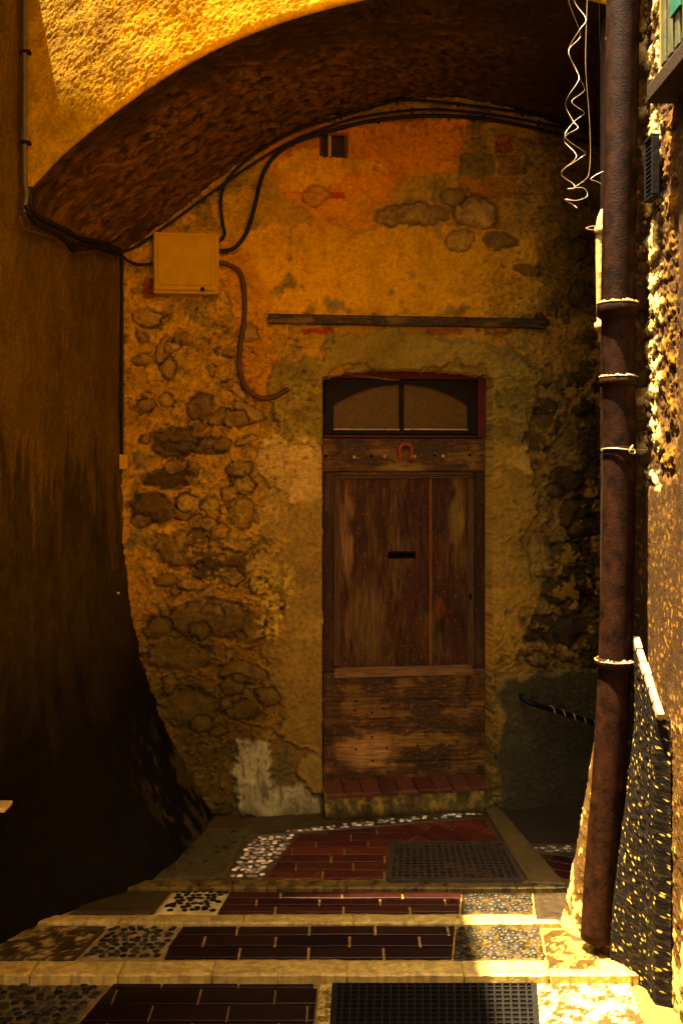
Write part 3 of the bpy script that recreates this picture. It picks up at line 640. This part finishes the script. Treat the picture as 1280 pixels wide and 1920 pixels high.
grate('large black iron drain grate in the nearest step beside the black bricks', [(628, 1847), (1000, 1847), (1010, 1990), (620, 1990)], 3, .03, .013)

# ================================================================== DOOR STEP
t = thing('door_step', Wp(762, 1520, .05), 'worn door step with red tile top and mossy stone front', 'step')
mb = MB(); mb.wbox((611, 1491), (917, 1535), -.16, .10, (.21, .16, .06, .7), .012)
V = np.array(mb.v)
def relief_panel(name, p0, p1, o0, o1, fn, mat, parent, res=.005):
    """a board or stone face on the rear wall whose front carries real relief; fn(px, py, Paint)"""
    a = Vector(Wp(p0[0], p0[1], o1)); b = Vector(Wp(p1[0], p1[1], o1)); tv = Vector((1, WK, 0)).normalized()
    wd = (b - a).dot(tv); ht = a.z - b.z; n = max(4, int(wd / res)); m = max(4, int(ht / res))
    U, Vv = np.meshgrid(np.linspace(0, 1, n), np.linspace(0, 1, m), indexing='ij')
    px = p0[0] + (p1[0] - p0[0]) * U; py = p0[1] + (p1[1] - p0[1]) * Vv
    Q = Paint(U.shape, (.1, .1, .1)); fn(px, py, Q)
    e = np.minimum(np.minimum(U, 1 - U) * wd, np.minimum(Vv, 1 - Vv) * ht); Q.h = Q.h - .004 * ss(.006, 0, e)
    base = np.array(a)[None, None] + U[..., None] * np.array(tv * wd) - Vv[..., None] * np.array([0, 0, ht])
    Pn = base + Q.h[..., None] * np.array(WN); C = Q.rgba()
    ring = np.concatenate([Pn[:-1, 0], Pn[-1, :-1], Pn[:0:-1, -1], Pn[0, :0:-1]]); low = ring - np.array(WN) * (o1 - o0)
    rc = np.concatenate([C[:-1, 0], C[-1, :-1], C[:0:-1, -1], C[0, :0:-1]]); k = len(ring); i = np.arange(k); bs = n * m
    f = np.concatenate([grid_faces(n, m), np.stack([bs + i, bs + (i + 1) % k, bs + k + (i + 1) % k, bs + k + i], -1)])
    return make(name, np.concatenate([Pn.reshape(-1, 3), ring, low]), f, mat, parent, np.concatenate([C.reshape(-1, 4), rc, rc]))
def stepfront(px, py, Q):
    med = fbm(px / 22, py / 22, 4, 301); v = fbm(px / 20, py / 26, 5, 302, .6)
    Q.c[:] = (.10, .082, .05); Q.mul(1 + .5 * med); Q.lay(ss(0, .3, v + .3 * med), A(.27, .20, .06), k=.8); Q.lay(ss(.1, .4, -v), A(.05, .04, .02)); Q.lay(ss(1512, 1528, py + 8 * med) * .9, A(.02, .018, .012)); Q.h = .008 * med + .006 * v  # dark lower edge is the gutter shadow painted on
relief_panel('stone_front', (609, 1492), (918, 1550), -.16, .115, stepfront, M_wall, t)
mb = MB(); tv = Vector((1, WK, 0)).normalized(); x = 611
e0 = Vector(Wp(612, 1490, .125)); e1 = Vector(Wp(917, 1474, .115)); nT = 9
for i in range(nT):
    u0, u1 = i / nT + .003, (i + 1) / nT - .003; sh = .035
    a = e0.lerp(e1, u0); b = e0.lerp(e1, u1); k = rng.uniform(.7, 1.3); z0, z1 = a.z - .004, a.z + .028
    bk = -WN * .27; dz = Vector((0, 0, .018))
    a2, b2 = a + bk + dz, b + bk + dz; dn = Vector((0, 0, -.025)); jz = Vector((0, 0, rng.uniform(-.002, .002)))
    r_ = .008
    mb.add([a + dn, b + dn, b + jz - Vector((0, 0, r_)), a + jz - Vector((0, 0, r_)), b + jz - WN * r_, a + jz - WN * r_, b2 + jz, a2 + jz, a2 + dn, b2 + dn],
           [[0, 1, 2, 3], [3, 2, 4, 5], [5, 4, 6, 7], [0, 3, 5, 7, 8], [1, 9, 6, 4, 2]], (.075 * k, .022 * k, .009 * k, .7))
mb.build('tile_top', M_tile, t)

# ================================================================== DOOR
D0 = -.075                                    # face of the door, behind the wall face
door = thing('wooden_door', Wp(757, 1462, D0), 'weathered red-brown wooden door with a horseshoe and letter slot', 'door')
def grain_v(px, py, Q, c0=(.085, .027, .011), plank=None, seed=0):
    v = fbm(px / 4, py / 90, 5, 401 + seed, .62); v2 = fbm(px / 22, py / 120, 4, 411 + seed); b = fbm(px / 60, py / 90, 4, 421 + seed); f = fbm(px / 3, py / 25, 3, 431 + seed)
    Q.c[:] = c0; Q.mul(1 + .55 * v2 + .35 * v + .2 * f)
    Q.lay(ss(.1, .45, v2 + .4 * b) * .42, A(.15, .08, .035)); Q.lay(ss(.05, .4, -b + .4 * v) * .6, A(.035, .018, .010)); Q.lay(ss(.25, .5, b + .3 * v) * .3, A(.22, .15, .085), r=.6)
    Q.lay(ss(.2, .5, v - .4 * b) * .4, A(.13, .03, .012)); Q.h = .0018 * v + .0012 * f; Q.r[:] = .62; Q.mul(np.full(px.shape, .52)); ck = ss(.30, .42, perlin(px / 3.2, py / 60, 460 + seed)) * ss(0, .3, v2 + f); Q.mul(1 - .6 * ck); Q.h -= .002 * ck; sp = ss(.48, .58, fbm(px / 5, py / 7, 3, 470 + seed)); Q.lay(sp * .5, A(.17, .095, .045)); wr = ss(.25, .5, fbm(px / 14, py / 40, 4, 480 + seed)); Q.lay(wr * .45, A(.012, .006, .004))
    if plank is not None:
        for g in plank: Q.h -= .006 * ss(2.5, .5, np.abs(px - g)); Q.lay(ss(2.5, 1.0, np.abs(px - g - 3)) * .6, A(.20, .085, .03))
def grain_h(px, py, Q, c0=(.055, .023, .010), seed=0, planks=()):
    v = fbm(px / 150, py / 6, 4, 501 + seed); b = fbm(px / 70, py / 45, 4, 511 + seed); f = fbm(px / 28, py / 3, 3, 521 + seed)
    Q.c[:] = c0; Q.mul(1 + .6 * v + .3 * f); Q.lay(ss(.1, .4, b + .4 * v) * .6, A(.16, .085, .032)); Q.lay(ss(.05, .35, -b + .3 * v) * .7, A(.028, .017, .010))
    Q.h = .002 * v + .0012 * f; Q.r[:] = .62; Q.lay(ss(.40, .52, fbm(px / 9, py / 5, 3, 530 + seed)) * .6, A(.17, .10, .045)); Q.lay(ss(.15, .45, fbm(px / 24, py / 20, 4, 540 + seed)) * .55, A(.014, .008, .005))
    for g in planks: Q.h -= .003 * ss(2, .5, np.abs(py - g)); Q.lay(ss(2.2, .6, np.abs(py - g)) * .45, A(.02, .012, .008))
def lower(px, py, Q):
    grain_h(px, py, Q, (.065, .030, .012), 7, (1315 - .03 * (px.mean() - 757), 1375, 1425))
    b = fbm(px / 30, py / 22, 4, 555); Q.lay(ss(0, .7, ell(px + 25 * b, py + 20 * b, 690, 1402, 75, 45)) * .9, A(.30, .16, .09), r=.42)
    Q.lay(ss(0, .6, ell(px + 25 * b, py + 15 * b, 790, 1385, 110, 14)) * .6, A(.22, .12, .03))
relief_panel('lower_panel', (606, 1262), (909, 1466), D0 - .05, D0 + .006, lower, M_woodh, door)
def toprail(px, py, Q):
    grain_h(px, py, Q, (.065, .03, .015), 3); b = fbm(px / 25, py / 10, 4, 577); Q.lay(ss(0, .6, ell(px, py + 8 * b, 750, 878, 60, 12)) * .7, A(.17, .12, .05))
relief_panel('top_rail', (605, 822), (909, 884), D0 - .05, D0 + .004, toprail, M_woodh, door)
relief_panel('stile', (605, 886), (629, 1260), D0 - .05, D0, lambda x, y, q: grain_v(x, y, q, (.06, .026, .013), None, 5), M_wood, door)
relief_panel('stile', (884, 886), (909, 1260), D0 - .05, D0, lambda x, y, q: grain_v(x, y, q, (.055, .022, .011), None, 6), M_wood, door)
def panel(px, py, Q):
    grain_v(px, py, Q, (.085, .027, .011), (803,)); b = fbm(px / 16, py / 60, 4, 600)
    Q.lay(ss(.0, .6, ell(px + 18 * b, py, 648, 1000, 18, 120)) * .45, A(.24, .14, .09)); Q.lay(ss(.0, .6, ell(px + 12 * b, py, 855, 960, 14, 90)) * .6, A(.19, .13, .035))
    Q.lay(ss(0, .5, ell(px + 8 * b, py, 822, 1140, 16, 26)) * .5, A(.13, .03, .012)); Q.lay(ss(0, .6, ell(px + 30 * b, py, 690, 1160, 50, 110)) * .28, A(.20, .13, .06))
relief_panel('panel', (636, 895), (879, 1252), D0 - .05, D0 - .022, panel, M_wood, door)
def mould(p0, p1, light=1.0):
    m = MB(); horiz = abs(p1[0] - p0[0]) > abs(p1[1] - p0[1])
    for (d0, d1, o) in ((0, .28, .018), (.34, .62, .006), (.68, 1, -.006)):
        if horiz: a = (p0[0], p0[1] + (p1[1] - p0[1]) * d0); b = (p1[0], p0[1] + (p1[1] - p0[1]) * d1)
        else: a = (p0[0] + (p1[0] - p0[0]) * d0, p0[1]); b = (p0[0] + (p1[0] - p0[0]) * d1, p1[1])
        aa = (min(a[0], b[0]), min(a[1], b[1])); bb = (max(a[0], b[0]), max(a[1], b[1]))
        m.wbox(aa, bb, D0 - .04, D0 + o, (.085 * light, .040 * light, .014 * light, .6), .003)
    return m.build('moulding', M_wood if not horiz else M_woodh, door)
mould((627, 886), (886, 897)); mould((627, 1265), (886, 1253), 1.7); mould((627, 898), (637, 1249)); mould((887, 898), (877, 1249))
mb = MB(); mb.wbox((727, 1036), (779, 1046), D0 - .04, D0 - .0195, None, .002); mb.build('letter_slot', M_dark, door)
mb = MB(); mb.wbox((728, 1034), (779, 1037), D0 - .03, D0 - .012, None, .001); mb.wbox((728, 1045), (779, 1047), D0 - .03, D0 - .016, None, .001); mb.build('slot_rim', M_rust, door)
mb = MB(); mb.wbox((880.5, 1114), (885, 1124), D0 - .02, D0 + .0135, None, .002); mb.build('keyhole', M_dark, door)
# nails
def nail_mesh(p, r, off):
    c = Vector(Wp(p[0], p[1], off)); m = MB(); n = 8; V = [c + WN * r * .6]; tvv = Vector((1, WK, 0)).normalized()
    for rr, h in ((.6, .45), (1, 0)):
        for i in range(n): a = 2 * math.pi * i / n; V.append(c + (tvv * math.cos(a) + Vector((0, 0, math.sin(a)))) * r * rr + WN * r * h)
    Fa = [[0, 1 + i, 1 + (i + 1) % n] for i in range(n)] + [[1 + i, 1 + n + i, 1 + n + (i + 1) % n, 1 + (i + 1) % n] for i in range(n)]
    m.add(V, Fa); return m
for (x, y) in ((611, 855), (664, 857), (696, 855), (721, 856), (777, 856), (815, 854), (830, 855), (880, 853)): nail_mesh((x, y), .010, D0 + .004).build('nail', M_pale if x in (664, 721, 830, 777) else M_rust, door, True)
for (x, y) in ((638, 1340), (665, 1332), (668, 1315), (669, 1362), (697, 1336), (718, 1328), (727, 1315), (727, 1358), (785, 1312), (784, 1353), (783, 1398), (827, 1323), (842, 1352), (843, 1397), (870, 1373), (872, 1320), (873, 1326), (871, 1417), (842, 1440), (698, 1382), (725, 1402), (698, 1426), (667, 1405), (669, 1450), (727, 1446), (900, 1350), (899, 1393), (898, 1437), (773, 1334), (814, 1420)):
    nail_mesh((x, y), .0075, D0 + .006).build('nail', M_black, door, True)
# horseshoe
mb = MB(); pts = []
for k in range(25):
    a = math.radians(-62 + 304 * k / 24); pts.append(Wp(759.5 + 11 * math.cos(a), 845.5 - 13 * math.sin(a) + (0), D0 + .014))
pts = [Wp(750.5, 863, D0 + .014), Wp(749, 850, D0 + .014)] + [Wp(760 + 11.5 * math.cos(math.radians(a)), 844 - 12 * math.sin(math.radians(a)), D0 + .014) for a in range(190, -11, -20)] + [Wp(771, 850, D0 + .014), Wp(769.5, 863, D0 + .014)]
mb.tube(pts, .0115, None, 8, 3)
hs = mb.build('horseshoe', M_shoe, None, True); tag(hs, 'rusty red horseshoe nailed to the top rail of the door', 'horseshoe')

# ================================================================== TRANSOM WINDOW
TO = -.095
tw = thing('transom_window', Wp(757, 818, TO), 'dark transom window above the door with two arched dusty panes', 'window')
def arch_y(x): return 721 + 39 * abs((x - 751) / 126)**2.1
fr = MB()
xs = list(np.linspace(625, 749, 16)) + list(np.linspace(757, 877, 16))
def wq(m, x0, ya0, x1, ya1, yb0, yb1, o0, o1):
    V = [Wp(x0, ya0, o1), Wp(x1, ya1, o1), Wp(x1, yb1, o1), Wp(x0, yb0, o1), Wp(x0, ya0, o0), Wp(x1, ya1, o0), Wp(x1, yb1, o0), Wp(x0, yb0, o0)]
    m.add(V, [[0, 1, 2, 3], [7, 6, 5, 4], [0, 4, 5, 1], [3, 2, 6, 7], [0, 3, 7, 4], [1, 5, 6, 2]])
for a, b in zip(xs[:-1], xs[1:]):
    if a < 750 < b: continue
    wq(fr, a, 713, b, 713, arch_y(a), arch_y(b), TO - .03, TO + .012)
fr.wbox((609, 713), (625, 815), TO - .03, TO + .0125); fr.wbox((877, 713), (895, 815), TO - .03, TO + .0125); fr.wbox((625, 806), (877, 815), TO - .03, TO + .013)
fr.build('frame', M_frame, tw)
mb = MB(); mb.wbox((749, 713), (757, 806), TO - .03, TO + .018); mb.build('mullion', M_frame, tw)
for (a0, a1) in ((625, 749), (757, 877)):
    g = MB(); xx = np.linspace(a0, a1, 14)
    for a, b in zip(xx[:-1], xx[1:]): wq(g, a, arch_y(a) - 2, b, arch_y(b) - 2, 808, 808, TO - .012, TO - .006)
    g.build('pane', M_glass, tw)
    g = MB(); g.wbox((a0, 803.5), (a1, 806.5), TO - .01, TO + .015, None, .001); g.build('glazing_bead', M_pale, tw)
mb = MB(); mb.wbox((895, 700), (911, 821), TO - .03, TO + .03, None, .004); mb.wbox((606, 694), (895, 712), TO - .05, TO + .02, None, .004); mb.wbox((606, 815.3), (895, 821.2), TO - .03, TO + .018, None, .003); mb.build('outer_frame', M_redp, tw)
mb = MB(); mb.add([Wp(624, 700, TO + .024), Wp(640, 700, TO + .024), Wp(752, 712, TO + .024), Wp(735, 714, TO + .024), Wp(624, 700, TO + .018), Wp(640, 700, TO + .018), Wp(752, 712, TO + .018), Wp(735, 714, TO + .018)], [[3, 2, 1, 0], [4, 5, 6, 7], [0, 1, 5, 4], [1, 2, 6, 5], [2, 3, 7, 6], [3, 0, 4, 7]], (.13, .05, .02, .7)); mb.build('wooden_strip', M_wood, tw)

# ================================================================== BEAM, VENT, BOXES
def beam(px, py, Q):
    grain_h(px, py, Q, (.028, .018, .008), 21); Q.lay(ss(.0, .3, fbm(px / 40, py / 4, 3, 640)) * .5, A(.09, .055, .022)); Q.h *= 2.2; Q.h -= .012 * ss(592, 588, py + 4 * fbm(px / 30, py * 0, 4, 3))
o = relief_panel('wooden_beam', (503, 587), (1024, 615), -.05, .05, beam, M_woodh, None); tag(o, 'long dark wooden beam set in the ochre wall above the door', 'beam')
t = thing('air_vent', Wp(625, 293, -.01), 'small slatted air vent high in the orange plaster under the cables', 'vent')
mb = MB(); mb.wbox((600, 252), (604, 295), -.04, .022); mb.wbox((645, 252), (650, 295), -.04, .022); mb.wbox((604, 252), (645, 255), -.04, .0215); mb.wbox((604, 292), (645, 295), -.04, .0215); mb.build('frame', M_conduit, t)
mb = MB()
for k in range(11):
    y = 257 + k * 3.2; mb.wbox((604, y), (645, y + 1.7), -.03, .020, None, .0008)
mb.build('slats', nmat('brown_slats', .6, .2, 60, .3, 20, .06, (.15, .085, .03)), t)
mb = MB(); mb.wbox((615, 253.5), (621, 293.5), -.03, .024); mb.build('mullion', M_box, t)
t = thing('fuse_box', Wp(348, 552, .02), 'cream metal fuse box with a small lock on the upper left wall', 'fuse box')
mb = MB(); mb.wbox((287, 435), (411, 552), -.02, .085, None, .008); mb.build('body', M_box, t)
mb = MB(); mb.wbox((289, 434), (404, 545), .087, .100, None, .006); mb.build('cover', M_box, t)
mb = MB(); mb.wbox((296, 441), (397, 536), .098, .107, None, .004); mb.build('raised_panel', M_box, t)
mb = MB(); c = Vector(Wp(380, 542, .10)); mb.tube([c - WN * -.0, c + WN * .008], [.012, .010], None, 14); mb.build('lock', M_rust, t)
t = thing('junction_box', Wp(231, 880, .02), 'tiny cream junction box at the end of the corner cable', 'junction box')
mb = MB(); mb.wbox((223, 852), (240, 880), .02, .07, None, .004); mb.build('body', M_box, t)
mb = MB(); mb.wbox((224, 853), (239, 879), .0705, .078, None, .003); mb.build('cover', M_box, t)

# ================================================================== CABLES
CG = 'black cables strung along the vault and wall'
def cable(lab, pts, r, mat=M_cable, clips=(), off=.045, name='cable', res=7, group=CG):
    w_ = [Wp(x, y, off) if len(p) == 2 else p for p in pts for (x, y) in [p[:2]]]
    mb = MB(); mb.tube(w_, r, None, 8, res)
    base = Vector(w_[-1]); t = thing(name, base, lab, name.replace('_', ' '), group)
    mb.build('sheath', mat, t, True)
    for (x, y) in clips:
        a = Vector(Wp(x, y, off)); m = MB(); m.box(a - WN * .012, (.012, .034, .026), None, None, .003); m.build('clip', mat, t)
    return t
cable('uppermost of the three black cables, bending down to the top of the fuse box', [(1180, 250), (1130, 238), (1000, 214), (900, 200), (800, 189), (745, 188), (690, 203), (640, 217), (560, 243), (490, 280), (440, 320), (419, 352), (414, 385), (418, 420), (421, 440), (408, 454)], .0085, clips=((745, 190), (860, 195), (980, 211), (414, 385), (640, 217)), off=.05)
cable('middle black cable, running on down along the vault edge to the left corner', [(1180, 272), (1130, 258), (1000, 228), (900, 212), (800, 205), (700, 215), (640, 229), (560, 259), (500, 291), (430, 337), (330, 410), (262, 458), (228, 474)], .0075, clips=((772, 206), (905, 214), (1010, 231)), off=.055)
cable('thick lowest black cable of the three, curving down to the fuse box side', [(1180, 290), (1130, 274), (1000, 240), (900, 222), (800, 217), (700, 226), (620, 245), (550, 268), (510, 298), (490, 335), (478, 385), (464, 432), (445, 460), (425, 470), (406, 470)], .011, clips=((710, 225), (425, 471)), off=.05)
cable('short black cable looping from the corner into the left side of the fuse box', [(226, 474), (236, 486), (258, 496), (292, 494)], .0085, off=.045)
t = cable('brown conduit curving down from the fuse box and hooking toward the door', [(406, 492), (430, 497), (450, 512), (458, 545), (458, 600), (450, 655), (450, 695), (462, 728), (490, 747), (518, 742), (541, 729)], .013, M_conduit, ((458, 540), (450, 657)), .045, 'conduit', 8, None)
def LW(px, py, off=.03):
    """a point on the left wall seen at a photo pixel"""
    a = (px - 640) / F; Y = (-1.355 - .179 * 4.26 + off) / (a - .179); return (a * Y, Y, CH + (HY - py) / F * Y)
def lcable(lab, pts, r, off, mat=M_cable):
    w_ = [LW(x, y, off) for x, y in pts]; mb = MB(); mb.tube(w_, r, None, 8, 6); o = mb.build('cable', mat, None, True); return tag(o, lab, 'cable', CG)
lcable('slack black cable along the left end of the vault, dipping in a knot', [(228, 478), (200, 464), (172, 462), (152, 458), (140, 470), (130, 458), (112, 440), (80, 425), (58, 405), (50, 385)], .012, .05)
lcable('thicker black cable lying tight on the left spring line of the vault', [(226, 470), (190, 456), (150, 447), (120, 430), (90, 416), (62, 396), (55, 350)], .014, .035)
lcable('thin grey-brown cable hanging just under the others on the left wall', [(215, 484), (180, 470), (140, 474), (110, 449), (70, 437), (44, 428), (38, 405)], .006, .03, M_conduit)
mb = MB(); mb.tube([Wp(229, y, .05) for y in (478, 520, 600, 680, 740, 800, 853)], .009, None, 8, 4); tag(mb.build('cable', M_cable, None, True), 'straight black cable down the left corner to the tiny junction box', 'cable', CG)
t = thing('conduit', (left_x(4.2) + .03, 4.2, CH + 1.0), 'thin upright conduit climbing the left edge of the sunlit facade', 'conduit')
mb = MB(); mb.tube([P(47, y, 4.205) for y in (-60, 60, 180, 330)] + [P(50, 362, 4.2), P(46, 398, 4.19)], .011, None, 10, 4); mb.build('tube', nmat('grey_conduit', .6, .3, 60, .3, 30, .3, (.06, .042, .018)), t, True)
for y in (98, 268): m = MB(); m.box(P(49, y, 4.21), (.04, .035, .016), None, None, .004); m.build('clip', M_rust, t)
mb = MB(); mb.box(LW(3, 1512, .03), (.06, .10, .018), (.45, .33, .12, .6), None, .004); tag(mb.build('ledge', M_stone), 'little pale stone ledge at the foot of the dark left wall', 'ledge')
mb = MB(); mb.tube([LW(222, 1112, .0), LW(222, 1112, .035)], .008, None, 8); tag(mb.build('wall_hook', M_pale, None, True), 'tiny pale hook stuck in the left wall below the junction box', 'hook')

# ================================================================== DRAINPIPE
DY = 4.03
dp = thing('drainpipe', P(1118, 1760, DY), 'tall rusty iron drainpipe down the right wall with pale-topped collars', 'drainpipe')
axis = [(1169, -520), (1168, -200), (1167, 0), (1164, 200), (1160, 400), (1157, 568), (1159, 710), (1160, 850), (1157, 1050), (1152, 1240), (1146, 1360), (1137, 1500), (1127, 1620), (1118, 1760)]
def ax(y):
    ys = [a[1] for a in axis]; return float(np.interp(y, ys, [a[0] for a in axis]))
mb = MB(); mb.tube([P(x, y, DY) for x, y in axis], .0655, None, 28, 6); mb.build('pipe', M_rust, dp, True)
def ring(y, r, h, mat, nm, par=dp, rim=.006):
    a = P(ax(y - h), y - h, DY); b = P(ax(y + h), y + h, DY); m = MB(); a, b = Vector(a), Vector(b)
    m.tube([a, a + (b - a) * .02, a + (b - a) * .25, b - (b - a) * .2, b], [.064, r - rim, r, r, .066], None, 28); return m.build(nm, mat, par, True)
for (y, r, h) in ((582, .083, 16), (716, .077, 10), (1243, .079, 9)): ring(y, r, h, M_rust, 'collar')
def rim_(y, r, h):
    c0 = Vector(P(ax(y), y, DY)); m = MB(); V = []; n = 56
    for i in range(n):
        a = 2 * math.pi * i / n; q = .5 + .5 * float(perlin(np.array(i * .55), np.array(y * .1), 5)) * 1.6; d = Vector((math.cos(a), math.sin(a), 0))
        hh = h * max(.12, q) ; ro = r - .004 + .003 * q
        for rr, z in ((.063, hh * 1.1), (r - .012, hh), (ro, hh * .3), (ro - .001, -.001), (.063, -.001)): V.append(c0 + d * rr + Vector((0, 0, z)))
    m.add(V, [[i * 5 + k, ((i + 1) % n) * 5 + k, ((i + 1) % n) * 5 + k + 1, i * 5 + k + 1] for i in range(n) for k in range(4)])
    m.build('mortar_rim', M_pale, dp, True)
for (y, r, h) in ((570, .086, .016), (707, .080, .010), (1238, .083, .014)): rim_(y, r, h)
ring(840, .069, 3.0, M_rust, 'pipe_band'); 
m = MB(); cc = Vector(P(ax(845), 843, DY)); m.tube([cc + Vector((math.cos(a) * .0725, math.sin(a) * .0725, .004 * math.sin(a * 2))) for a in np.linspace(-3.2, 3.0, 30)], .0028, None, 6)
m.tube([cc + Vector((.02, -.073, 0)), cc + Vector((.03, -.085, .015)), cc + Vector((.015, -.09, -.012)), cc + Vector((.04, -.083, -.015)), cc + Vector((.028, -.08, .01))], .0028, None, 6, 4)
m.tube([cc + Vector((.07, 0, 0)), cc + Vector((.20, .02, -.008))], .0028, None, 6); m.build('wire_tie', M_wire, dp, True)
m = MB(); m.box(P(1202, 562, DY), (.06, .02, .09), None, None, .004); m.build('bracket', M_rust, dp)
t = thing('short_pipe', P(1122, 640, 4.12), 'short pale stub of pipe tucked behind the left of the drainpipe', 'pipe')
mb = MB(); mb.tube([P(1134, 398, 4.13), P(1127, 420, 4.12), P(1126, 470, 4.12), P(1128, 600, 4.12), P(1131, 640, 4.13)], .022, None, 16, 5); mb.build('tube', M_pale, t, True)
for y in (432, 612): m = MB(); m.tube([P(1127, y - 8, 4.12), P(1127, y - 6, 4.12), P(1127, y + 7, 4.12), P(1127, y + 9, 4.12)], [.022, .029, .029, .022], None, 16); m.build('socket', M_pale, t, True)

# ================================================================== LOOSE WIRES
def wire(lab, zp, r, Y0, amp, mat=M_wire):
    pts = []
    for i, (x, y) in enumerate(zp): pts.append(P(640 + x / 2, y / 2, Y0 + amp * math.sin(i * 1.7)))
    mb = MB(); mb.tube(pts, r * .48, None, 6, 6); return tag(mb.build('loose_wire', mat, None, True), lab, 'wire', 'loose wires hanging beside the drainpipe')
wire('coiled pale wire with the widest kinks, ending in a small curl', [(860, -120), (870, 0), (915, 70), (890, 115), (850, 190), (878, 260), (888, 300), (850, 360), (840, 400), (868, 455), (885, 480), (848, 503), (834, 530), (872, 570), (876, 596), (822, 650), (868, 690), (872, 706), (848, 708), (905, 705), (920, 735), (880, 752), (836, 748), (870, 770), (882, 780)], .0032, 4.0, .03)
wire('second kinked pale wire twined round the coiled one', [(845, -120), (850, 0), (886, 100), (893, 140), (852, 185), (862, 230), (905, 320), (905, 345), (862, 382), (908, 420), (898, 435), (868, 460), (838, 515), (910, 570), (900, 588), (840, 628)], .0026, 4.0, -.03)
wire('nearly straight thin wire hanging right of the coiled pair', [(924, -120), (920, 0), (914, 200), (917, 300), (928, 440), (932, 560), (928, 640), (915, 672), (868, 704)], .0024, 3.99, .004)
wire('faint short wire hanging close against the drainpipe', [(964, -120), (965, 0), (967, 150), (978, 270), (985, 320)], .0016, 4.02, .002, M_rust)
wire('small bent end of wire poking out from behind the drainpipe', [(985, 640), (955, 655), (932, 672), (955, 680), (975, 692)], .0022, 4.06, .004)
wire('little frayed wire sticking out above the short pale pipe stub', [(965, 850), (940, 848), (915, 856), (940, 862), (968, 856)], .0026, 4.08, .004)

# ================================================================== HANDRAIL
t = thing('handrail', Wp(980, 1312, .03), 'black handrail with pale spiral tape sloping down the grey cement panel', 'handrail')
pts = [Wp(1000 + (x - 1000), y, .10) for x, y in ((978, 1308), (992, 1317), (1030, 1329), (1070, 1341), (1110, 1354), (1200, 1385))]
mb = MB(); mb.tube([Wp(978, 1306, .02), Wp(978, 1306, .07)] + pts[1:], .015, None, 12, 5); mb.build('rail', M_black, t, True)
a, b = Vector(pts[2]), Vector(pts[5]); d = (b - a); u = d.normalized(); s1 = u.orthogonal().normalized(); s2 = u.cross(s1)
mb = MB(); mb.tube([a + d * (k / 90) + (s1 * math.cos(k * .62) + s2 * math.sin(k * .62)) * .0155 for k in range(91)], .0045, None, 6); mb.build('tape', M_pale, t, True)

# ================================================================== RUBBLE DADO WITH COPING, WINDOW, GRILLE ON THE RIGHT WALL
dd = thing('dado_wall', (1.19, 3.87, 0), 'dark rubble footing wall with a pale sloping coping behind the drainpipe', 'low wall')
def dado():
    y = np.arange(3.68, 4.0, .005); z = np.arange(-2.0, -.70, .005); YY, ZZ = np.meshgrid(y, z, indexing='ij')
    top = -.90 + (YY - 3.72) * .75; ZZ = -2.0 + (ZZ + 2.0) / 1.3 * (top + 2.0)
    u, v = YY * 400, ZZ * 400; med = fbm(u / 10, v / 10, 4, 700); a, b, c = worley(u / 11 + .5 * med, v / 7 + .4 * med, 71); st = ss(.03, .25, b - a)
    P_ = Paint(YY.shape, (.002, .0014, .001), .8); P_.mul(1 + .6 * med); P_.lay((1 - st) * .5, A(.022, .014, .007)); g = ss(.40, .46, fbm(u / 7, v / 6, 4, 733, .6)) * (c > .4); P_.lay(g, A(.50, .36, .14), r=.6)  # pale specks are painted sun glints
    P_.h = .0025 * st * (.3 + c) + .002 * med
    X = 1.165 - P_.h + .05 * ss(3.71, 3.68, YY) - .10 * ss(-.9, -2.0, ZZ) * ss(3.8, 3.98, YY)
    grid('rubble', np.stack([X, YY, CH + ZZ], -1), P_, M_wall, dd)
dado()
mb = MB()
for k in range(6):
    y0 = 3.685 + k * .053; z0 = CH - .90 + (y0 + .026 - 3.72) * .75
    from mathutils import Matrix
    mb.box((1.178, y0 + .026, z0 + .010), (.030 * rng.uniform(.7, 1.2), .0655, .026 * rng.uniform(.8, 1.3)), (.20 * rng.uniform(.5, 1.15), .15, .08, .8), Matrix.Rotation(math.atan(.75), 3, 'X'), .006)
mb.build('coping', M_grain, dd)
wn = thing('shuttered_window', (1.2, 3.4, CH + 1.36), 'pale green slatted window shutter with a stone sill on the right wall', 'window')
mb = MB(); mb.box((1.195, 3.35, CH + 1.395), (.12, .74, .07), (.018, .010, .005, .8), None, .01); mb.build('sill', M_wall, wn)
mb = MB()
for k in range(7): mb.box((1.175, 3.62 - k * .075, CH + 1.86), (.022, .045, .78), None, None, .005)
mb.build('shutter', M_green, wn)
mb = MB(); mb.box((1.172, 3.47, CH + 1.90), (.03, .10, .62), None, None, .004); mb.build('painted_panel', nmat('teal_paint', .5, .2, 60, .3, 20, .2, (.006, .085, .065)), wn)
mb = MB(); mb.box((1.19, 3.655, CH + 1.86), (.045, .035, .86), (.20, .13, .04, .7), None, .006); mb.box((1.19, 3.09, CH + 1.86), (.045, .035, .86), (.20, .13, .04, .7), None, .006); mb.box((1.19, 3.37, CH + 2.30), (.045, .60, .04), (.20, .13, .04, .7), None, .006); mb.build('frame', M_wood, wn)
gr = thing('vent_grille', (1.21, 3.88, CH + 1.07), 'small narrow black vent grille in the rubble of the right wall', 'vent')
mb = MB(); mb.box((1.205, 3.835, CH + 1.17), (.03, .012, .22), None, None, .002); mb.box((1.205, 3.925, CH + 1.17), (.03, .012, .22), None, None, .002); mb.box((1.205, 3.88, CH + 1.286), (.03, .10, .012), None, None, .002); mb.box((1.205, 3.88, CH + 1.054), (.03, .10, .012), None, None, .002); mb.build('frame', M_black, gr)
mb = MB()
for k in range(12): mb.box((1.203, 3.88, CH + 1.075 + k * .0178), (.018, .078, .006))
mb.build('slats', M_black, gr)
